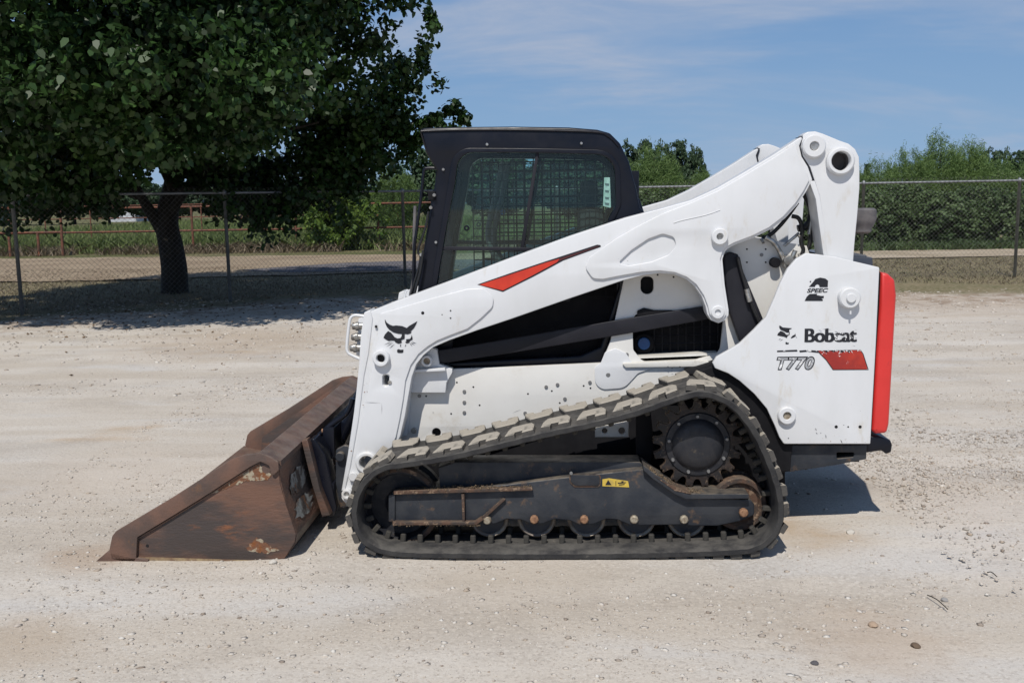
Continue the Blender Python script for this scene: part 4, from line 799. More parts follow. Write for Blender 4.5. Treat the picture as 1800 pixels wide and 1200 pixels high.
def groundmat(name, yard=True):
    m = bpy.data.materials.new(name); m.use_nodes = True; t = m.node_tree; n = t.nodes; l = t.links; b = n['Principled BSDF']
    b.inputs['Roughness'].default_value = .95; b.inputs['Specular IOR Level'].default_value = .15
    co = n.new('ShaderNodeTexCoord'); ob = co.outputs['Object']
    def nz(s, d=8, r=.62, st=None, off=(0, 0, 0)):
        v = ob
        if st or off != (0, 0, 0):
            mp = n.new('ShaderNodeMapping'); mp.inputs['Scale'].default_value = st or (1, 1, 1); mp.inputs['Location'].default_value = off; l.new(ob, mp.inputs[0]); v = mp.outputs[0]
        x = n.new('ShaderNodeTexNoise'); x.inputs['Scale'].default_value = s; x.inputs['Detail'].default_value = d; x.inputs['Roughness'].default_value = r; l.new(v, x.inputs['Vector']); return x.outputs[0]
    def mr(s, a, bb, c=0, d=1):
        x = n.new('ShaderNodeMapRange'); x.inputs[1].default_value = a; x.inputs[2].default_value = bb; x.inputs[3].default_value = c; x.inputs[4].default_value = d; x.interpolation_type = 'SMOOTHSTEP'; l.new(s, x.inputs[0]); return x.outputs[0]
    def ma(op, a, bb):
        x = n.new('ShaderNodeMath'); x.operation = op
        for k, v in ((0, a), (1, bb)):
            if isinstance(v, (int, float)): x.inputs[k].default_value = v
            else: l.new(v, x.inputs[k])
        return x.outputs[0]
    def mix(f, a, bb, mode='MIX'):
        x = n.new('ShaderNodeMix'); x.data_type = 'RGBA'; x.blend_type = mode
        for k, v in ((0, f), (6, a), (7, bb)):
            if isinstance(v, tuple): x.inputs[k].default_value = (*v, 1)
            elif isinstance(v, (int, float)): x.inputs[k].default_value = v
            else: l.new(v, x.inputs[k])
        return x.outputs[2]
    # packed limestone gravel: pale beige with buff and grey drifts, wheel-smeared along x
    c = mix(mr(nz(.55, 5, .6, (.6, 1.3, 1)), .35, .68), (0.60, 0.555, 0.495), (0.54, 0.485, 0.415))
    c = mix(mr(nz(1.1, 5, .6, (.5, 1.5, 1), (7, 3, 0)), .50, .68), c, (0.56, 0.53, 0.49))
    c = mix(mr(nz(.8, 6, .65, (.7, 1.2, 1), (17, 5, 0)), .60, .74), c, (0.50, 0.40, 0.30))
    c = mix(ma('MULTIPLY', mr(nz(1.6, 5, .55, (.14, 1.5, 1), (2, 9, 0)), .42, .62), .5), c, (0.47, 0.41, 0.335))
    fine = nz(55, 6, .75); c = mix(mr(fine, .36, .5), mix(.38, c, (0.24, 0.20, 0.165)), c)
    c = mix(mr(nz(110, 3, .7), .60, .7), c, (0.68, 0.66, 0.62))
    vo = n.new('ShaderNodeTexVoronoi'); vo.inputs['Scale'].default_value = 38; l.new(ob, vo.inputs['Vector'])
    sel = mr(nz(1.0, 4, .6, (.8, 1.2, 1), (3, 8, 0)), .48, .62)
    vcol = mix(ma('MULTIPLY', mr(vo.outputs['Distance'], .25, .5), ma('MULTIPLY', sel, .28)), c, (0.30, 0.26, 0.22)); c = vcol
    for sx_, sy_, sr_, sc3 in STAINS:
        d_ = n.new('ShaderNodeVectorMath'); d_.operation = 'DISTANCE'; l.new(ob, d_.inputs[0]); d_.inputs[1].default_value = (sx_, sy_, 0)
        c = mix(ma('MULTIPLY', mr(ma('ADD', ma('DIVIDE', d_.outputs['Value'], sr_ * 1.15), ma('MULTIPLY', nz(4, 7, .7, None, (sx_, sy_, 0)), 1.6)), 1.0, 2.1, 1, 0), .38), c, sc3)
    # lawn beyond the fence line
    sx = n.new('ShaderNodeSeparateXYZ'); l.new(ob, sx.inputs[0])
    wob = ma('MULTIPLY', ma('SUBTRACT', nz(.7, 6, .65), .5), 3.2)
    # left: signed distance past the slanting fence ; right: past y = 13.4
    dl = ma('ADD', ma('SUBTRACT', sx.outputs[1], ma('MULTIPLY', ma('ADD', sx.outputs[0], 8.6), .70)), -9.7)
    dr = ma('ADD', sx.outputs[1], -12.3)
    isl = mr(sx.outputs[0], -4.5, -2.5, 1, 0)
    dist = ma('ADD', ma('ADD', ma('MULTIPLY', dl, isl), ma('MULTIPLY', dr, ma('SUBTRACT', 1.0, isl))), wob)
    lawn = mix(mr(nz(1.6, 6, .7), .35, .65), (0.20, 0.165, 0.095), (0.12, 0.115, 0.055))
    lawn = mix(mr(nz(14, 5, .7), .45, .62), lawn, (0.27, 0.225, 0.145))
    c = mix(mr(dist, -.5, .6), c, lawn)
    # brown scuffed earth band near the boundary
    band = ma('MULTIPLY', mr(dist, -2.6, -.6), mr(dist, .6, -.2)); c = mix(ma('MULTIPLY', band, mr(nz(3.0, 7, .7), .42, .6, 0, .8)), c, (0.24, 0.165, 0.11))
    l.new(c, b.inputs['Base Color'])
    bp = n.new('ShaderNodeBump'); bp.inputs['Strength'].default_value = .55; bp.inputs['Distance'].default_value = .012
    h = ma('ADD', ma('MULTIPLY', fine, .6), ma('MULTIPLY', nz(16, 6, .7), 1.0)); l.new(h, bp.inputs['Height']); l.new(bp.outputs[0], b.inputs['Normal'])
    return m
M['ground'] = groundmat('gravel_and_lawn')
M['field'] = mat('field_soil', (0.11, 0.115, 0.05), (0.17, 0.15, 0.085), .25, rough=1, c3=(0.08, 0.10, 0.035), s3=1.2, spec=.1)
M['road'] = mat('pale_gravel_road', (0.44, 0.37, 0.28), (0.33, 0.27, 0.19), .6, rough=.95, c3=(0.28, 0.24, 0.20), s3=20, lo3=.52, hi3=.7, bump=.4, bscale=40, spec=.15)
M['greypatch'] = mat('grey_purple_patch', (0.11, 0.105, 0.115), (0.15, 0.14, 0.145), 1.2, rough=.95, bump=.4, spec=.15)  # darker grey-purple tone laid over part of the road
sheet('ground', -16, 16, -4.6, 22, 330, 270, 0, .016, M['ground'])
# outer terrain as a frame round the near ground (butts against its edge)
def quadsheet(name, quads, z, m):
    V = []; Fc = []
    for a, b, c, d in quads:
        k = len(V); V += [(a, c, z), (b, c, z), (b, d, z), (a, d, z)]; Fc.append((k, k + 1, k + 2, k + 3))
    return tag(link(name, npmesh(name, V, Fc), m), kind='structure')
quadsheet('field', [(-600, -15.8, -200, 900), (15.8, 600, -200, 900), (-15.8, 15.8, 21.8, 900)], -.012, M['field'])
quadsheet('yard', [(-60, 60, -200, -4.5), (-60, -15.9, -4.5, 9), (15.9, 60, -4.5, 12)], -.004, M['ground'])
def strip_sheet(name, edge0, edge1, z, m, wob=.25, seed=1, step=.4):
    """ragged band between two polylines given as y(x) control points"""
    r_ = random.Random(seed); xs = np.arange(edge0[0][0], edge0[-1][0] + .01, step)
    ya = np.interp(xs, [e[0] for e in edge0], [e[1] for e in edge0]); yb = np.interp(xs, [e[0] for e in edge1], [e[1] for e in edge1])
    V = []; Fc = []; K = 5
    for i, x in enumerate(xs):
        a = ya[i] + wob * noise.noise(Vector((x * .9, seed, 0))) * 2 + r_.uniform(-.05, .05); b = yb[i] + wob * noise.noise(Vector((x * .9, seed + 9, 0))) * 2 + r_.uniform(-.05, .05)
        for k in range(K): V.append((x, a + (b - a) * k / (K - 1), z))
    for i in range(len(xs) - 1):
        for k in range(K - 1): Fc.append((i * K + k, (i + 1) * K + k, (i + 1) * K + k + 1, i * K + k + 1))
    return tag(link(name, npmesh(name, V, Fc), m), kind='structure')
r0 = [ground(x, y) for x, y in ((-60, 491), (60, 491), (200, 488), (330, 484), (480, 478), (640, 476), (720, 474))]
r1 = [ground(x, y) for x, y in ((-60, 458), (60, 456), (200, 452), (330, 448), (480, 446), (640, 444), (720, 444))]
e0 = sorted([(p.x, p.y) for p in r0]) + [(2.0, 19.5), (8.0, 20.5), (30, 21)]
e1 = [(-30, 29), (-12.0, 27.6), (-4, 27.0), (2, 25.6), (8, 25.2), (30, 26)]
e0 = [(-30, 17.4), (-12, 17.5), (-4, 19.0), (2.0, 20.3), (8.0, 21.6), (30, 22.8)]
M['dirtroad'] = mat('tan_dirt_track', (0.33, 0.26, 0.18), (0.25, 0.19, 0.13), .6, rough=.95, c3=(0.20, 0.17, 0.11), s3=3, lo3=.55, hi3=.7, bump=.4, bscale=40, spec=.15)
strip_sheet('road', [e for e in e0 if e[0] < 3], [e for e in e1 if e[0] < 3], .030, M['dirtroad'], .3, 2)
strip_sheet('road', [(2.2, 20.35), (8.0, 21.6), (30, 22.8)], [(2.2, 25.6), (8, 25.2), (30, 26)], .031, M['road'], .2, 2)
a0 = [(-8.2, 20.3), (-6.5, 19.3), (-3, 19.5), (1, 20.2)]; a1 = [(-8.2, 20.5), (-6.0, 22.9), (-3, 23.6), (1, 23.9)]
strip_sheet('grey_road_patch', a0, a1, .036, M['greypatch'], .12, 5, .2)

# loose stones: thousands of angular chips, one mass
def stones(name, n, fx, smin, smax, m, seed):
    g = np.random.default_rng(seed); P = fx(g, n); n = len(P)
    ico = np.array([(0, 0, 1), (.9, 0, .35), (.28, .85, .35), (-.72, .53, .35), (-.72, -.53, .35), (.28, -.85, .35), (.5, .5, -.6), (-.6, .1, -.6), (.2, -.6, -.6)])
    tri = np.array([(0, 1, 2), (0, 2, 3), (0, 3, 4), (0, 4, 5), (0, 5, 1), (1, 6, 2), (2, 6, 3), (3, 6, 7), (3, 7, 4), (4, 7, 8), (4, 8, 5), (5, 8, 1), (1, 8, 6)])
    s = smin + (smax - smin) * g.random(n) ** 7; J = 1 + g.uniform(-.35, .35, (n, 9, 3)); V = ico[None] * J
    V = V * (s[:, None, None] * np.stack([g.uniform(.8, 1.5, n), g.uniform(.8, 1.3, n), g.uniform(.3, .6, n)], 1)[:, None, :])
    a = g.uniform(0, 6.28, n); ca, sa = np.cos(a)[:, None], np.sin(a)[:, None]
    X = V[..., 0] * ca - V[..., 1] * sa; Yv = V[..., 0] * sa + V[..., 1] * ca
    V = np.stack([X, Yv, V[..., 2]], -1) + P[:, None, :]
    Fc = (tri[None] + (np.arange(n) * 9)[:, None, None]).reshape(-1, 3)
    return tag(link(name, npmesh(name, V.reshape(-1, 3), Fc), m), kind='stuff')
def gz(x, y): return noise.fractal(Vector((x * .9, y * .9, 3.3)), 1.0, 2.0, 5) * .016
def island(name, cols, rough=.9):
    m = bpy.data.materials.new(name); m.use_nodes = True; t = m.node_tree; n = t.nodes; l = t.links; b = n['Principled BSDF']; b.inputs['Roughness'].default_value = rough; b.inputs['Specular IOR Level'].default_value = .2
    g = n.new('ShaderNodeNewGeometry'); cr = n.new('ShaderNodeValToRGB'); e = cr.color_ramp.elements
    e[0].position = 0; e[0].color = (*cols[0], 1); e[1].position = 1; e[1].color = (*cols[-1], 1)
    for i, c in enumerate(cols[1:-1]): x = e.new((i + 1) / (len(cols) - 1)); x.color = (*c, 1)
    l.new(g.outputs['Random Per Island'], cr.inputs[0]); l.new(cr.outputs[0], b.inputs['Base Color']); return m
M['stone'] = island('limestone_chips', [(0.26, 0.21, 0.17), (0.52, 0.47, 0.41), (0.44, 0.40, 0.35), (0.54, 0.49, 0.43), (0.60, 0.57, 0.52), (0.40, 0.33, 0.26), (0.50, 0.45, 0.40)])
def scat(x0, x1, y0, y1, clump=.9, thr=-.1):
    def f(g, n):
        o = []
        while len(o) < n:
            X = g.uniform(x0, x1, n); Yv = g.uniform(y0, y1, n)
            for x, y in zip(X, Yv):
                d = noise.noise(Vector((x * clump * .6, y * clump, 5.5)))
                if d + .35 * noise.noise(Vector((x * 3, y * 3, 1))) > thr or g.random() < .13: o.append((x, y, gz(x, y) + .0005))
                if len(o) >= n: break
        return np.array(o)
    return f
stones('gravel', 42000, scat(-3.2, 4.0, -2.6, 5), .0022, .014, M['stone'], 3)
g2 = stones('gravel', 22000, scat(-10, 11, 4, 13), .006, .030, M['stone'], 4)
g3 = stones('gravel', 9000, lambda g, n: np.c_[g.uniform(1.75, 3.9, n) ** 1.0, np.clip(g.normal(1.6, .9, n), -.4, 4.0), np.full(n, .003)] if True else None, .004, .016, M['stone'], 6)
# individually visible stones
for i, (px, py, s, cl) in enumerate(((1610, 1133, .018, 'brown'), (1495, 935, .022, 'pale'), (1535, 1098, .02, 'buff'), (1432, 1163, .014, 'dark'), (1660, 1055, .016, 'grey'), (480, 990, .02, 'pale'), (1525, 843, .012, 'brown'))):
    q = ground(px, py); g = np.random.default_rng(i + 50)
    bm = bmesh.new(); bmesh.ops.create_icosphere(bm, subdivisions=2, radius=s)
    for v in bm.verts: v.co *= 1 + .35 * noise.noise(v.co * 60 + Vector((i * 7, 0, 0))); v.co.z *= .6
    me = bpy.data.meshes.new('m'); bm.to_mesh(me); bm.free()
    colr = {'brown': (.13, .09, .06), 'pale': (.5, .47, .42), 'buff': (.38, .28, .2), 'dark': (.09, .085, .09), 'grey': (.28, .27, .26)}[cl]
    o = link('stone', me, mat('stone_' + cl, colr, rough=.9), None, 40); o.location = (q.x, q.y, gz(q.x, q.y) + s * .3); o.rotation_euler = (0, 0, i)
    where = ['dark brown stone in the bottom right foreground', 'pale flat stone right of the track in dusty patch', 'buff coloured stone below the disturbed sand patch', 'small dark stone at bottom of the foreground right of centre', 'grey flat stone in the right foreground beside a twig', 'pale stone lying under the bucket heel', 'small brown stone just behind the rear bumper'][i]
    tag(o, where, 'stone')

# ================================================================== fence
FP = [(-11.6, 8.6), (-8.60, 10.83), (-5.81, 12.55), (-3.12, 15.05), (-.1, 15.3), (2.9, 15.5), (5.93, 15.6), (8.9, 15.55), (11.9, 15.5)]
FH = 1.88
fence = thing('chain_link_fence', 'grey galvanised chain link fence running behind the loader and the shade tree', 'fence', (FP[3][0], FP[3][1], 0))
pm = lathe_mesh([(0, 0), (.03, 0), (.03, FH - .03), (.036, FH - .03), (.036, FH + .02), (.02, FH + .05), (0, FH + .06)], Vector((0, 0, 0)), 12, 'Y')
pm.transform(Matrix.Rotation(R(90), 4, 'X')); pm.materials.append(M['galv'])
for p in pm.polygons: p.use_smooth = True
def xlink(name, me, loc, parent, rot=None):
    o = bpy.data.objects.new(name, me); COL.objects.link(o); o.parent = parent; o.matrix_parent_inverse = WINV[parent.name]; o.location = loc
    if rot: o.rotation_euler = rot
    return o
for x, y in FP[:-1]: xlink('post', pm, (x, y, 0), fence)
for (xa, ya), (xb, yb) in zip(FP, FP[1:]): tube('top_rail', [(xa, ya, FH), (xb, yb, FH)], .021, M['galv'], fence, n=8, k=0)
V = []; Fc = []
def prism(a, b, r):
    d = (b - a).normalized(); u = d.orthogonal().normalized(); v = d.cross(u); k = len(V)
    for p in (a, b):
        for j in range(3): an = 2.094 * j; V.append(p + (u * math.cos(an) + v * math.sin(an)) * r)
    for j in range(3): Fc.append((k + j, k + (j + 1) % 3, k + 3 + (j + 1) % 3, k + 3 + j))
cell = .085; H_ = FH + .05
for (xa, ya), (xb, yb) in zip(FP, FP[1:]):
    A_ = Vector((xa, ya, 0)); B_ = Vector((xb, yb, 0)); Ln = (B_ - A_).length; u = (B_ - A_) / Ln; nn = Vector((-u.y, u.x, 0)) * -.03
    s = -H_
    while s < Ln:
        for sg in (1, -1):
            a = (s, .04) if sg > 0 else (s + H_, .04); b = (s + H_, .04 + H_) if sg > 0 else (s, .04 + H_)
            # clip to 0..Ln
            (sa, za), (sb, zb) = a, b
            if sa > sb: (sa, za), (sb, zb) = (sb, zb), (sa, za)
            if sb <= 0 or sa >= Ln: continue
            if sa < 0: za += (zb - za) * (0 - sa) / (sb - sa); sa = 0
            if sb > Ln: zb = za + (zb - za) * (Ln - sa) / (sb - sa); sb = Ln
            prism(A_ + u * sa + nn + Vector((0, 0, za)), A_ + u * sb + nn + Vector((0, 0, zb)), .0018)
        s += cell
tag(link('chain_link_mesh', npmesh('chain', [tuple(v) for v in V], Fc), M['wire'], fence), kind='stuff')

# rusty pipe fence beyond the road
def pipefence(name, label, pts, rails, hpost, r=.045, m='rustpipe'):
    t = thing(name, label, 'fence', (pts[0][0], pts[0][1], 0))
    for x, y in pts: tube('post', [(x, y, 0), (x, y, hpost)], r, M[m], t, n=8, k=0)
    for z in rails:
        for a, b in zip(pts, pts[1:]): tube('rail', [(a[0], a[1], z), (b[0], b[1], z)], r * .85, M[m], t, n=8, k=0)
    return t
zr1 = at(300, 364, 32).z; zr2 = at(300, 406, 32).z
pipefence('pipe_fence', 'rusty two rail pipe fence beyond the road behind the shade tree', [(at(x, 400, 32).x, 32) for x in (-160, -30, 108, 338, 520, 665, 800)], [zr1, zr2], zr1 + .04)
pipefence('pipe_fence', 'farther thin rusty pipe fence standing in the tall grass', [(at(x, 400, 44).x, 44) for x in (-80, 20, 80, 160, 355, 425, 560, 700)], [at(300, 382, 44).z, at(300, 360, 44).z], at(300, 358, 44).z, .03)
pipefence('low_pipe_rail', 'low dark pipe rail on short legs at left edge before the grass', [(at(x, 410, 30).x, 30) for x in (-60, 15, 66, 108)], [at(60, 409, 30).z], at(60, 408, 30).z, .05, 'rustpipe')
# distant pale shed and orange machine glimpsed under the tree
sx0 = at(188, 340, 110).x; sx1 = at(236, 340, 110).x
shed = thing('metal_shed', 'distant pale metal shed seen left of the tree trunk', 'shed', ((sx0 + sx1) / 2, 111, 0))
box('wall', sx0, sx1, 110, 118, 0, at(200, 336, 110).z, M['shed'], shed, 0); 
rf = bpy.data.meshes.new('roof'); zt_ = at(200, 336, 110).z; zp = at(200, 326, 110).z
rf.from_pydata([(sx0 - .3, 109.6, zt_), (sx1 + .3, 109.6, zt_), (sx1 + .3, 118.4, zt_), (sx0 - .3, 118.4, zt_), (sx0 - .3, 114, zp), (sx1 + .3, 114, zp)], [], [(0, 1, 5, 4), (3, 4, 5, 2), (0, 4, 3), (1, 2, 5), (0, 3, 2, 1)]); link('roof', rf, M['shed'], shed)

# ================================================================== vegetation
def leafcards(P, Nrm, size, shape=((-.5, 0), (-.2, .36), (.2, .33), (.62, 0), (.2, -.33), (-.2, -.36)), droop=.25, g=rng):
    """leaves at P facing Nrm, with size; slightly folded along the midrib"""
    n = len(P); up = Nrm / np.linalg.norm(Nrm, axis=1, keepdims=True)
    t = g.normal(size=(n, 3)); t[:, 2] -= .6; u = t - (t * up).sum(1, keepdims=True) * up; u /= np.linalg.norm(u, axis=1, keepdims=True) + 1e-9
    v = np.cross(up, u); sh = np.array(shape); k = len(sh)
    off = (sh[:, 0][None, :, None] * u[:, None] + sh[:, 1][None, :, None] * v[:, None] + (np.abs(sh[:, 1]) * droop - np.maximum(sh[:, 0], 0) ** 2 * .3)[None, :, None] * up[:, None])
    V = P[:, None] + off * size[:, None, None]
    return V.reshape(-1, 3), np.arange(n * k).reshape(n, k)
quad = ((-.5, -.32), (.5, -.4), (.55, .3), (-.45, .38))
def clumps(centres, rad, per, size, g, flat=.8, upb=.5, shape=quad, droop=.2):
    n = len(centres); C_ = np.repeat(centres, per, 0); d = g.normal(size=(n * per, 3)); d /= np.linalg.norm(d, axis=1, keepdims=True)
    rr = np.repeat(rad if np.ndim(rad) else np.full(n, rad), per) * g.random(n * per) ** .45
    P = C_ + d * rr[:, None] * np.array([1, 1, flat]); Nn = d * .6 + g.normal(size=d.shape) * .6; Nn[:, 2] += upb
    return leafcards(P, Nn, size * g.uniform(.65, 1.3, len(P)), shape, droop, g)

# ---- the big shade tree behind the fence
TX, TY = -7.52, 14.39
tree = thing('shade_tree', 'large dark broad-leaved shade tree with forked trunk behind the fence', 'tree', (TX, TY, 0))
def tp(px, py, dy=0): return at(px, py, TY + dy)
def rad(px): return px / 92.0
trunk_m = tube_mesh([Vector((TX, TY, -.1)), Vector((TX, TY, .12)), tp(306, 470), tp(300, 430), tp(294, 400), tp(296, 365, .1), tp(304, 325, .2), tp(312, 270, .2), tp(320, 190, .1)], lambda f: .235 * (1 - f) ** .35 * (1 + .35 * max(0, .08 - f) / .08) + .03, 16, 5)
limb_defs = [[(300, 440), (285, 405), (264, 372), (248, 345), (232, 315), (190, 260), (130, 200)], [(298, 380), (330, 330), (390, 280), (470, 240), (560, 215)], [(304, 330), (270, 260), (230, 170), (190, 80)], [(310, 300), (360, 220), (420, 120), (450, 20)], [(250, 345), (180, 320), (90, 300), (10, 300)], [(318, 300), (400, 310), (500, 300), (590, 280), (660, 240)]]
ms = [trunk_m]
for i, L_ in enumerate(limb_defs):
    dys = (random.Random(i).uniform(-2.0, 1.2)) if i not in (0,) else -.4
    pts = [tp(p[0], p[1], dys * (k / len(L_)) ** 1.2) for k, p in enumerate(L_)]
    ms.append(tube_mesh(pts, lambda f, i=i: (.14 if i == 0 else .085) * (1 - f) + .018, 10, 4))
link('trunk', join(ms), M['bark'], tree, 60)
g = np.random.default_rng(21)
# crown envelope: union of lobes (px outline measured at the tree's depth), bottom ragged
def zof(py): return at(300, py, TY).z
CR = Vector((TX + .6, TY - 3.1, 5.6)); cl = []
def inside(x, y, z):
    dx, dy, dz = (x - CR.x), (y - CR.y), (z - CR.z)
    a = math.atan2(dy, dx); wob = .55 * noise.noise(Vector((math.cos(a) * 1.6, math.sin(a) * 1.6, z * .55))) + .25 * noise.noise(Vector((x * .9, y * .9, z * .9)))
    rx = 4.55 + wob * 1.4; rz = 4.0 if dz > 0 else 3.25 + wob * .9
    q = (dx / rx) ** 2 + (dy / 5.3) ** 2 + abs(dz / rz) ** 2.6
    return q
while len(cl) < 3500:
    x, y, z = CR.x + g.uniform(-5.6, 5.6), CR.y + g.uniform(-5.4, 5.4), CR.z + g.uniform(-4.4, 4.4)
    q = inside(x, y, z)
    nm_ = noise.noise(Vector((x * .62, y * .62, z * .75 + 4))) + .5 * noise.noise(Vector((x * 1.5, y * 1.5, z * 1.6)))
    if q < 1 and ((q > .62 and nm_ > -.02) or (.3 < q <= .62) or (q <= .3 and g.random() < .5)): cl.append((x, y, z))
# hanging skirts in front-left and the twig reaching over the cab
for px, py, n_, dy in ((60, 325, 26, -2.2), (110, 340, 22, -2.6), (160, 338, 16, -2.4), (30, 350, 12, -2.4), (400, 350, 16, -.8), (470, 345, 20, -.6), (455, 375, 10, -.8), (490, 385, 7, -.8), (560, 300, 22, 0), (600, 260, 22, 0), (650, 210, 22, 0), (640, 290, 10, 0), (690, 220, 10, 0), (560, 330, 8, 0), (660, 270, 16, 0), (640, 235, 20, 0), (690, 180, 20, 0), (620, 320, 12, 0), (520, 360, 8, -.6), (20, 300, 20, -4), (100, 320, 22, -4), (180, 320, 16, -4), (700, 130, 16, 0), (400, 310, 22, 0), (470, 300, 26, 0), (350, 300, 20, 0), (540, 270, 24, 0), (240, 270, 16, 0), (610, 300, 14, 0), (90, 250, 26, -1), (150, 275, 26, -1), (40, 260, 20, -1), (220, 270, 20, -.5), (600, 230, 20, .5), (560, 215, 16, .5)):
    for _ in range(n_): q = tp(px + g.normal() * 26, py + g.normal() * 15, dy + g.normal() * .4); cl.append((q.x, q.y, q.z))
for px, py in ((695, 215), (715, 218), (735, 215), (755, 212), (775, 208), (720, 240), (728, 255), (712, 262), (790, 195), (798, 210), (805, 188), (815, 215), (770, 218), (740, 232), (700, 240), (752, 25), (748, 90), (760, 40), (745, 120), (735, 150)):
    for _ in range(2): q = tp(px + g.normal() * 5, py + g.normal() * 5, -.2 + g.normal() * .1); cl.append((q.x, q.y, q.z))
low = []
while len(low) < 420:
    x, y, z = g.uniform(-9.6, -3.2), g.uniform(6.9, 9.6), g.uniform(2.25, 3.9)
    if ((x + 6.4) / 3.3) ** 2 + ((y - 9) / 2.2) ** 2 + ((z - 3.3) / 1.1) ** 2 < 1 + .4 * noise.noise(Vector((x, y, z))): low.append((x, y, z))
cl = low + cl
cl = np.array(cl); rads = np.where(np.arange(len(cl)) >= len(cl) - 40, .13, g.uniform(.18, .38, len(cl)))
V1, F1 = clumps(cl, rads, 40, .098, g, .9, .35, ((-.5, 0), (-.25, .36), (.2, .34), (.62, 0), (.2, -.34), (-.25, -.36)), .3)
link('crown', npmesh('crown', V1, F1), M['leaf'], tree)
tw = [tube_mesh([tp(660, 225, -.2), tp(720, 216, -.2), tp(775, 210, -.2), tp(815, 214, -.2)], lambda f: .012 * (1 - f) + .003, 5, 3)]
link('twig', join(tw), M['bark'], tree, 60)

# ---- prototypes of the background plants (unit: height 1)
def proto(kind, seed, nclump, per, leaf, m, trunk=True):
    g = np.random.default_rng(seed); C_ = []; Rr = []
    while len(C_) < nclump:
        x, y = g.uniform(-.6, .6, 2); z = g.uniform(.02, 1.0); r = math.hypot(x, y); a = math.atan2(y, x)
        nzv = noise.noise(Vector((math.cos(a) * 1.3 + seed, math.sin(a) * 1.3, z * 3))) * .13
        if kind == 'willow': lim = .44 * math.sin(min(1, (z + .12) / .7) * math.pi / 2) * (1 - max(0, z - .55) / .5) ** .6 + nzv * .9
        elif kind == 'pine': lim = (.36 if z > .25 else 0) * (1 - max(0, z - .6) / .42) ** .55 * (1 + .35 * math.sin(z * 22 + a * 2)) + nzv
        elif kind == 'shrub': lim = .55 * (1 - max(0, z - .55) / .5) ** .6 + nzv
        else: lim = .45 * math.sin(min(1, max(0, z - .12) / .4) * math.pi / 2) * (1 - max(0, z - .5) / .52) ** .5 + nzv
        if r < lim and (r > lim * .45 or g.random() < .4): C_.append((x, y, z)); Rr.append(g.uniform(.04, .085))
    C_ = np.array(C_); Rr = np.array(Rr)
    fl = 2.2 if kind == 'willow' else (.6 if kind == 'pine' else .9)
    V_, F_ = clumps(C_, Rr, per, leaf, g, fl, .35, quad if kind != 'willow' else ((-.9, -.12), (.9, -.1), (.95, .1), (-.85, .14)))
    V_[:, 2] = np.maximum(V_[:, 2], .0)
    cm = npmesh(kind, V_, F_); cm.materials.append(m)
    tm = tube_mesh([Vector((0, 0, -.02)), Vector((.01, 0, .3)), Vector((-.01, .01, .6)), Vector((0, 0, .9))], lambda f: .028 * (1 - f) + .004, 7, 3) if trunk else None
    if tm: tm.materials.append(M['bark'])
    return cm, tm
PR = {'willow': [proto('willow', 11, 620, 40, .021, M['leafwillow']), proto('willow', 12, 620, 40, .021, M['leafwillow'])],
      'pine': [proto('pine', 13, 420, 26, .035, M['leafdark']), proto('pine', 14, 420, 26, .035, M['leafdark'])],
      'shrub': [proto('shrub', 15, 460, 40, .036, M['leafshrub'], True), proto('shrub', 16, 460, 40, .036, M['leafshrub'], True)],
      'oak': [proto('oak', 17, 480, 26, .036, M['leafdark']), proto('oak', 18, 480, 26, .036, M['leafdark'])]}
cnt = {}
def plant(kind, name, label, cat, px, ptop, Y, wpx=None, group=None, mirror_=False, var=None, z0=0):
    """stands at the world spot under photo column px at depth Y, as tall as ptop says"""
    x = at(px, ptop, Y).x; h = at(px, ptop, Y).z - z0
    v = PR[kind][(var if var is not None else random.randrange(2))]
    t = thing(name, label, cat, (x, Y, z0), group); rot = random.uniform(0, 6.28)
    wv = (wpx / F * (Y + 4.43)) / .95 if wpx else h
    for nm, me in (('crown', v[0]), ('trunk', v[1])):
        if me is None: continue
        o = bpy.data.objects.new(nm, me); COL.objects.link(o); o.parent = t; o.scale = (wv, wv, h); o.rotation_euler = (0, 0, rot)
    return t
random.seed(5)
# right hand thicket behind the road: shrubs in front, feathery trees behind
shr = [(1535, 330, 27, 95), (1590, 322, 28, 100), (1655, 335, 27.5, 110), (1712, 325, 28.5, 100), (1768, 332, 27, 105), (1825, 325, 28, 110), (1480, 335, 28, 110), (1425, 330, 29, 110), (1370, 335, 28, 110), (1310, 335, 28, 110), (1250, 335, 29, 110), (1190, 332, 28, 120), (1130, 335, 28, 120)]
where = ['beside the tall tower link of the loader', 'right of the loader, second bush along the fence', 'with dark hollow, between the two right fence posts', 'left of the last fence post at right', 'right behind the last fence post at right', 'cut by the right edge of the photo']
for i, (px, pyt, Y, wd) in enumerate(shr):
    if i < 6: plant('shrub', 'thicket_shrub', 'dense dark green bush ' + where[i], 'bush', px, pyt, Y, wd, 'bushes of the thicket behind the fence')
    else: plant('shrub', 'thicket_shrub', ['green bush behind the fence seen left of the exhaust cap', 'green bush seen through the gap beside the hydraulic hoses', 'bush behind the fence hidden by the upper lift arm', 'bush hidden behind the middle of the lift arm', 'bush just above the lift arm under the dark pines', 'bush under the round light green tree behind the fence', 'bush behind the fence touching the rear cab corner'][i - 6], 'bush', px, pyt, Y, wd, 'bushes behind the loader')
wl = [(1545, 285, 36, 110, 'small feathery light green tree just right of the loader'), (1600, 268, 37, 110, 'feathery light green tree left of the tallest one at right'), (1655, 243, 38, 120, 'tallest feathery light green tree of the right thicket'), (1705, 255, 39, 120, 'feathery green tree right of the tallest one'), (1755, 285, 37, 130, 'low broad light green tree above the last fence post'), (1815, 290, 38, 130, 'light green tree cut by the right edge')]
for px, pyt, Y, wd, lb_ in wl: plant('willow', 'feathery_tree', lb_, 'tree', px, pyt, Y, wd, 'feathery trees at right')
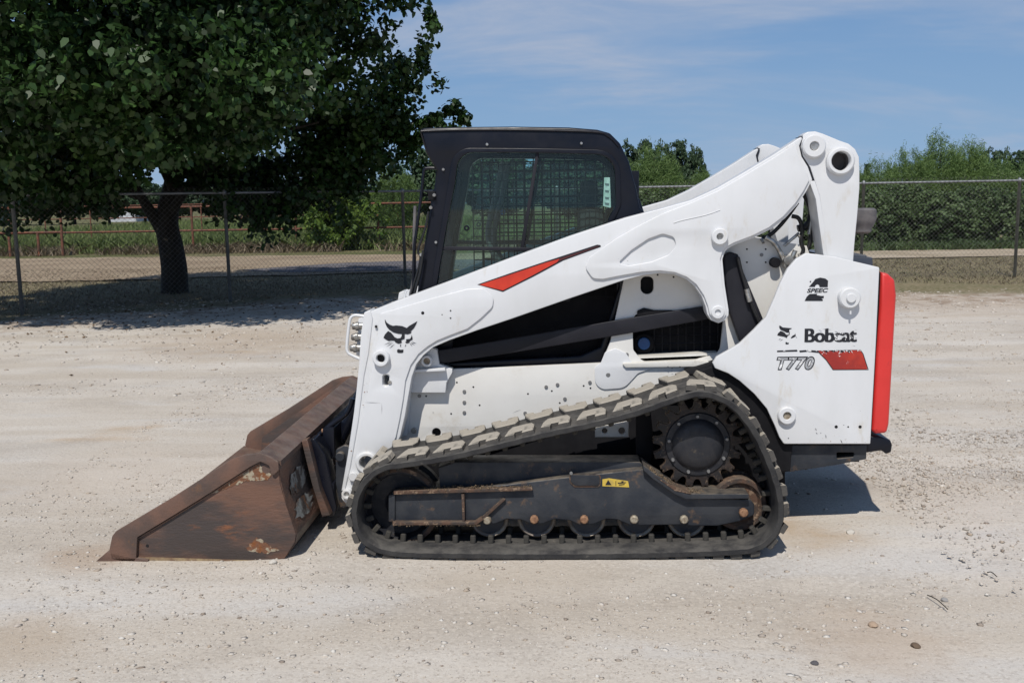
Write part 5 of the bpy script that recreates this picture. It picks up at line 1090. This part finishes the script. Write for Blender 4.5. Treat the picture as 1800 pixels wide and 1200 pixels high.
# between cab and arms
plant('willow', 'feathery_tree', 'round light green tree seen between cab and lift arm', 'tree', 1150, 262, 42, 130)
plant('willow', 'feathery_tree', 'small light green tree seen low under the lift arm', 'tree', 1232, 303, 46, 70)
pn = [(1100, 250, 66, 70), (1132, 247, 68, 60), (1165, 250, 64, 60), (1195, 247, 66, 62), (1222, 258, 64, 54)]
pw = ['leftmost, half behind the cab corner', 'second from the cab', 'in the middle behind the light green tree', 'tallest, above the light green tree', 'rightmost, over the lift arm']
for (px, pyt, Y, wd), s in zip(pn, pw): plant('pine', 'pine_tree', 'dark pine between cab and arm, ' + s, 'tree', px, pyt, Y, wd, 'dark pines behind the loader')
for px, pyt, Y, wd, s in ((1740, 262, 70, 60, 'behind the feathery trees at right'), (1765, 262, 72, 50, 'second from the right edge'), (1795, 265, 70, 60, 'at the right edge of the photo'), (1525, 288, 75, 30, 'small, just right of the loader tower')): plant('pine', 'pine_tree', 'dark distant pine ' + s, 'tree', px, pyt, Y, wd, 'dark pines at right')
# left of the cab
plant('oak', 'broad_tree', 'dark green tree directly left of the cab roof', 'tree', 765, 262, 58, 130)
plant('oak', 'broad_tree', 'dark green tree behind the cab window', 'tree', 870, 262, 60, 170)
plant('oak', 'broad_tree', 'dark green tree mostly hidden behind the cab', 'tree', 1000, 258, 62, 170)
plant('willow', 'feathery_tree', 'light green tree left of the cab below the shade tree', 'tree', 690, 290, 44, 105)
plant('willow', 'feathery_tree', 'yellowish green tree glimpsed behind the crown skirt', 'tree', 560, 300, 46, 110)
# distant row along the horizon (mostly hidden)
for i, px in enumerate([x for x in range(-60, 1900, 62) if x < 780 or 1080 < x < 1340]):
    nm = 'dark tree of the distant wood line '
    plant('oak', 'distant_tree', 'dark distant tree of the low wood line on the horizon', 'tree', px, 318 + random.uniform(-8, 8) - (6 if px > 1400 else 0), 95 + random.uniform(-6, 6), 90, 'distant trees of the wood line')
# leafy bush left of centre at the pipe fence
q = at(600, 430, 31.5); g = np.random.default_rng(77)
bush = thing('leafy_bush', 'yellow green leafy bush at the rusty pipe fence between tree and cab', 'bush', (q.x, 31.5, 0))
C_ = []
for px, py, n_, sx_, sy_ in ((590, 400, 90, 24, 25), (600, 360, 70, 22, 18), (590, 330, 50, 18, 14), (630, 372, 40, 22, 10), (560, 385, 35, 14, 18), (610, 420, 40, 28, 12), (600, 310, 26, 20, 10)):
    for _ in range(n_): p = at(px + g.normal() * sx_, min(436, py + g.normal() * sy_), 31.5 + g.normal() * .5); C_.append(tuple(p))
V1, F1 = clumps(np.array(C_), .24, 24, .12, g, .8, .4); V1[:, 2] = np.maximum(V1[:, 2], .02); link('crown', npmesh('bush', V1, F1), M['leafbush'], bush)
link('stem', tube_mesh([Vector((q.x, 31.5, 0)), at(600, 400, 31.5), at(596, 340, 31.5)], lambda f: .05 * (1 - f) + .01, 7, 3), M['bark'], bush, 60)

# ---- grasses
def blades(name, P, h, wdt, m, g, lean=.35, kind='stuff'):
    n = len(P); a = g.uniform(0, 6.28, n); d = np.c_[np.cos(a), np.sin(a), np.zeros(n)]; ln = g.normal(size=(n, 3)) * lean; ln[:, 2] = 0
    hh = h * g.uniform(.45, 1.25, n); b = P; mid = P + np.c_[np.zeros((n, 2)), hh * .55] + ln * hh[:, None] * .35; top = P + np.c_[np.zeros((n, 2)), hh] + ln * hh[:, None]
    wv = wdt * g.uniform(.6, 1.4, n); V_ = np.stack([b - d * wv[:, None] / 2, b + d * wv[:, None] / 2, mid + d * wv[:, None] / 2.4, top, mid - d * wv[:, None] / 2.4], 1)
    return tag(link(name, npmesh(name, V_.reshape(-1, 3), np.arange(n * 5).reshape(n, 5)), m), kind=kind)
g = np.random.default_rng(9)
def area(n, x0, x1, y0, y1, p=1.0):
    y = y0 + (y1 - y0) * g.random(n) ** p; return np.c_[g.uniform(0, 1, n) * (x1 - x0) + x0, y, np.zeros(n)]
Pg = area(46000, -36, 6, 32, 90, 1.7); Pg = Pg[[noise.noise(Vector((p[0] * .25, p[1] * .2, 2))) > -.28 for p in Pg]]
blades('tall_grass', Pg, .55, .04, M['grass'], g)
Pw = area(12000, -30, 3, 29.8, 33.5); Pw = Pw[[noise.noise(Vector((p[0] * .5, p[1] * .5, 7))) > -.25 for p in Pw]]; blades('brown_weeds', Pw, .33, .03, M['weeds'], g, .8)
Pm = area(14000, -30, 3, 31, 35); Pm = Pm[[noise.noise(Vector((p[0] * .4, p[1] * .4, 17))) > .02 for p in Pm]]; blades('green_weeds', Pm, .55, .04, M['grass'], g, .6)
Pr = area(14000, 2, 24, 25.0, 27.0); blades('green_weeds', Pr, .25, .04, M['leafshrub'], g, .8)
def beyond(P):
    o = []
    for x, y, z in P:
        b = 10.85 + .70 * (x + 8.6) if x < -3.5 else 14.2
        if y > b + .5 * noise.noise(Vector((x * .8, y * .8, 0))): o.append((x, y, max(0, gz(x, y))))
    return np.array(o)
Pl = beyond(area(42000, -15, 13, 10.5, 21.8)); blades('dry_lawn_grass', Pl, .055, .014, M['drygrass'], g, .9)
# leaf litter and twigs under the tree
nL = 2600; X = TX + g.normal(size=nL) * 3.6; Yv = TY - 3.2 + g.normal(size=nL) * 2.0; Z = np.array([gz(a, b) for a, b in zip(X, Yv)]) + .01
V1, F1 = leafcards(np.c_[X, Yv, Z], np.c_[g.normal(size=(nL, 2)) * .3, np.ones(nL)], g.uniform(.02, .045, nL), quad, .3, g); tag(link('leaf_litter', npmesh('litter', V1, F1), M['litter']), kind='stuff')
# twig in the foreground
for i, (a, b) in enumerate((((1630, 1050), (1666, 1076)), ((1735, 1010), (1752, 1018)))):
    p, q = ground(*a), ground(*b); p.z += .012; q.z += .014; mid = (p + q) / 2 + Vector((0, .006, .008))
    tag(tube('twig', [p, mid, q], .0022, M['bark'], None, n=5), ('thin curved dry twig on the gravel at the right foreground', 'short dry twig near the right edge of the gravel')[i], 'twig')
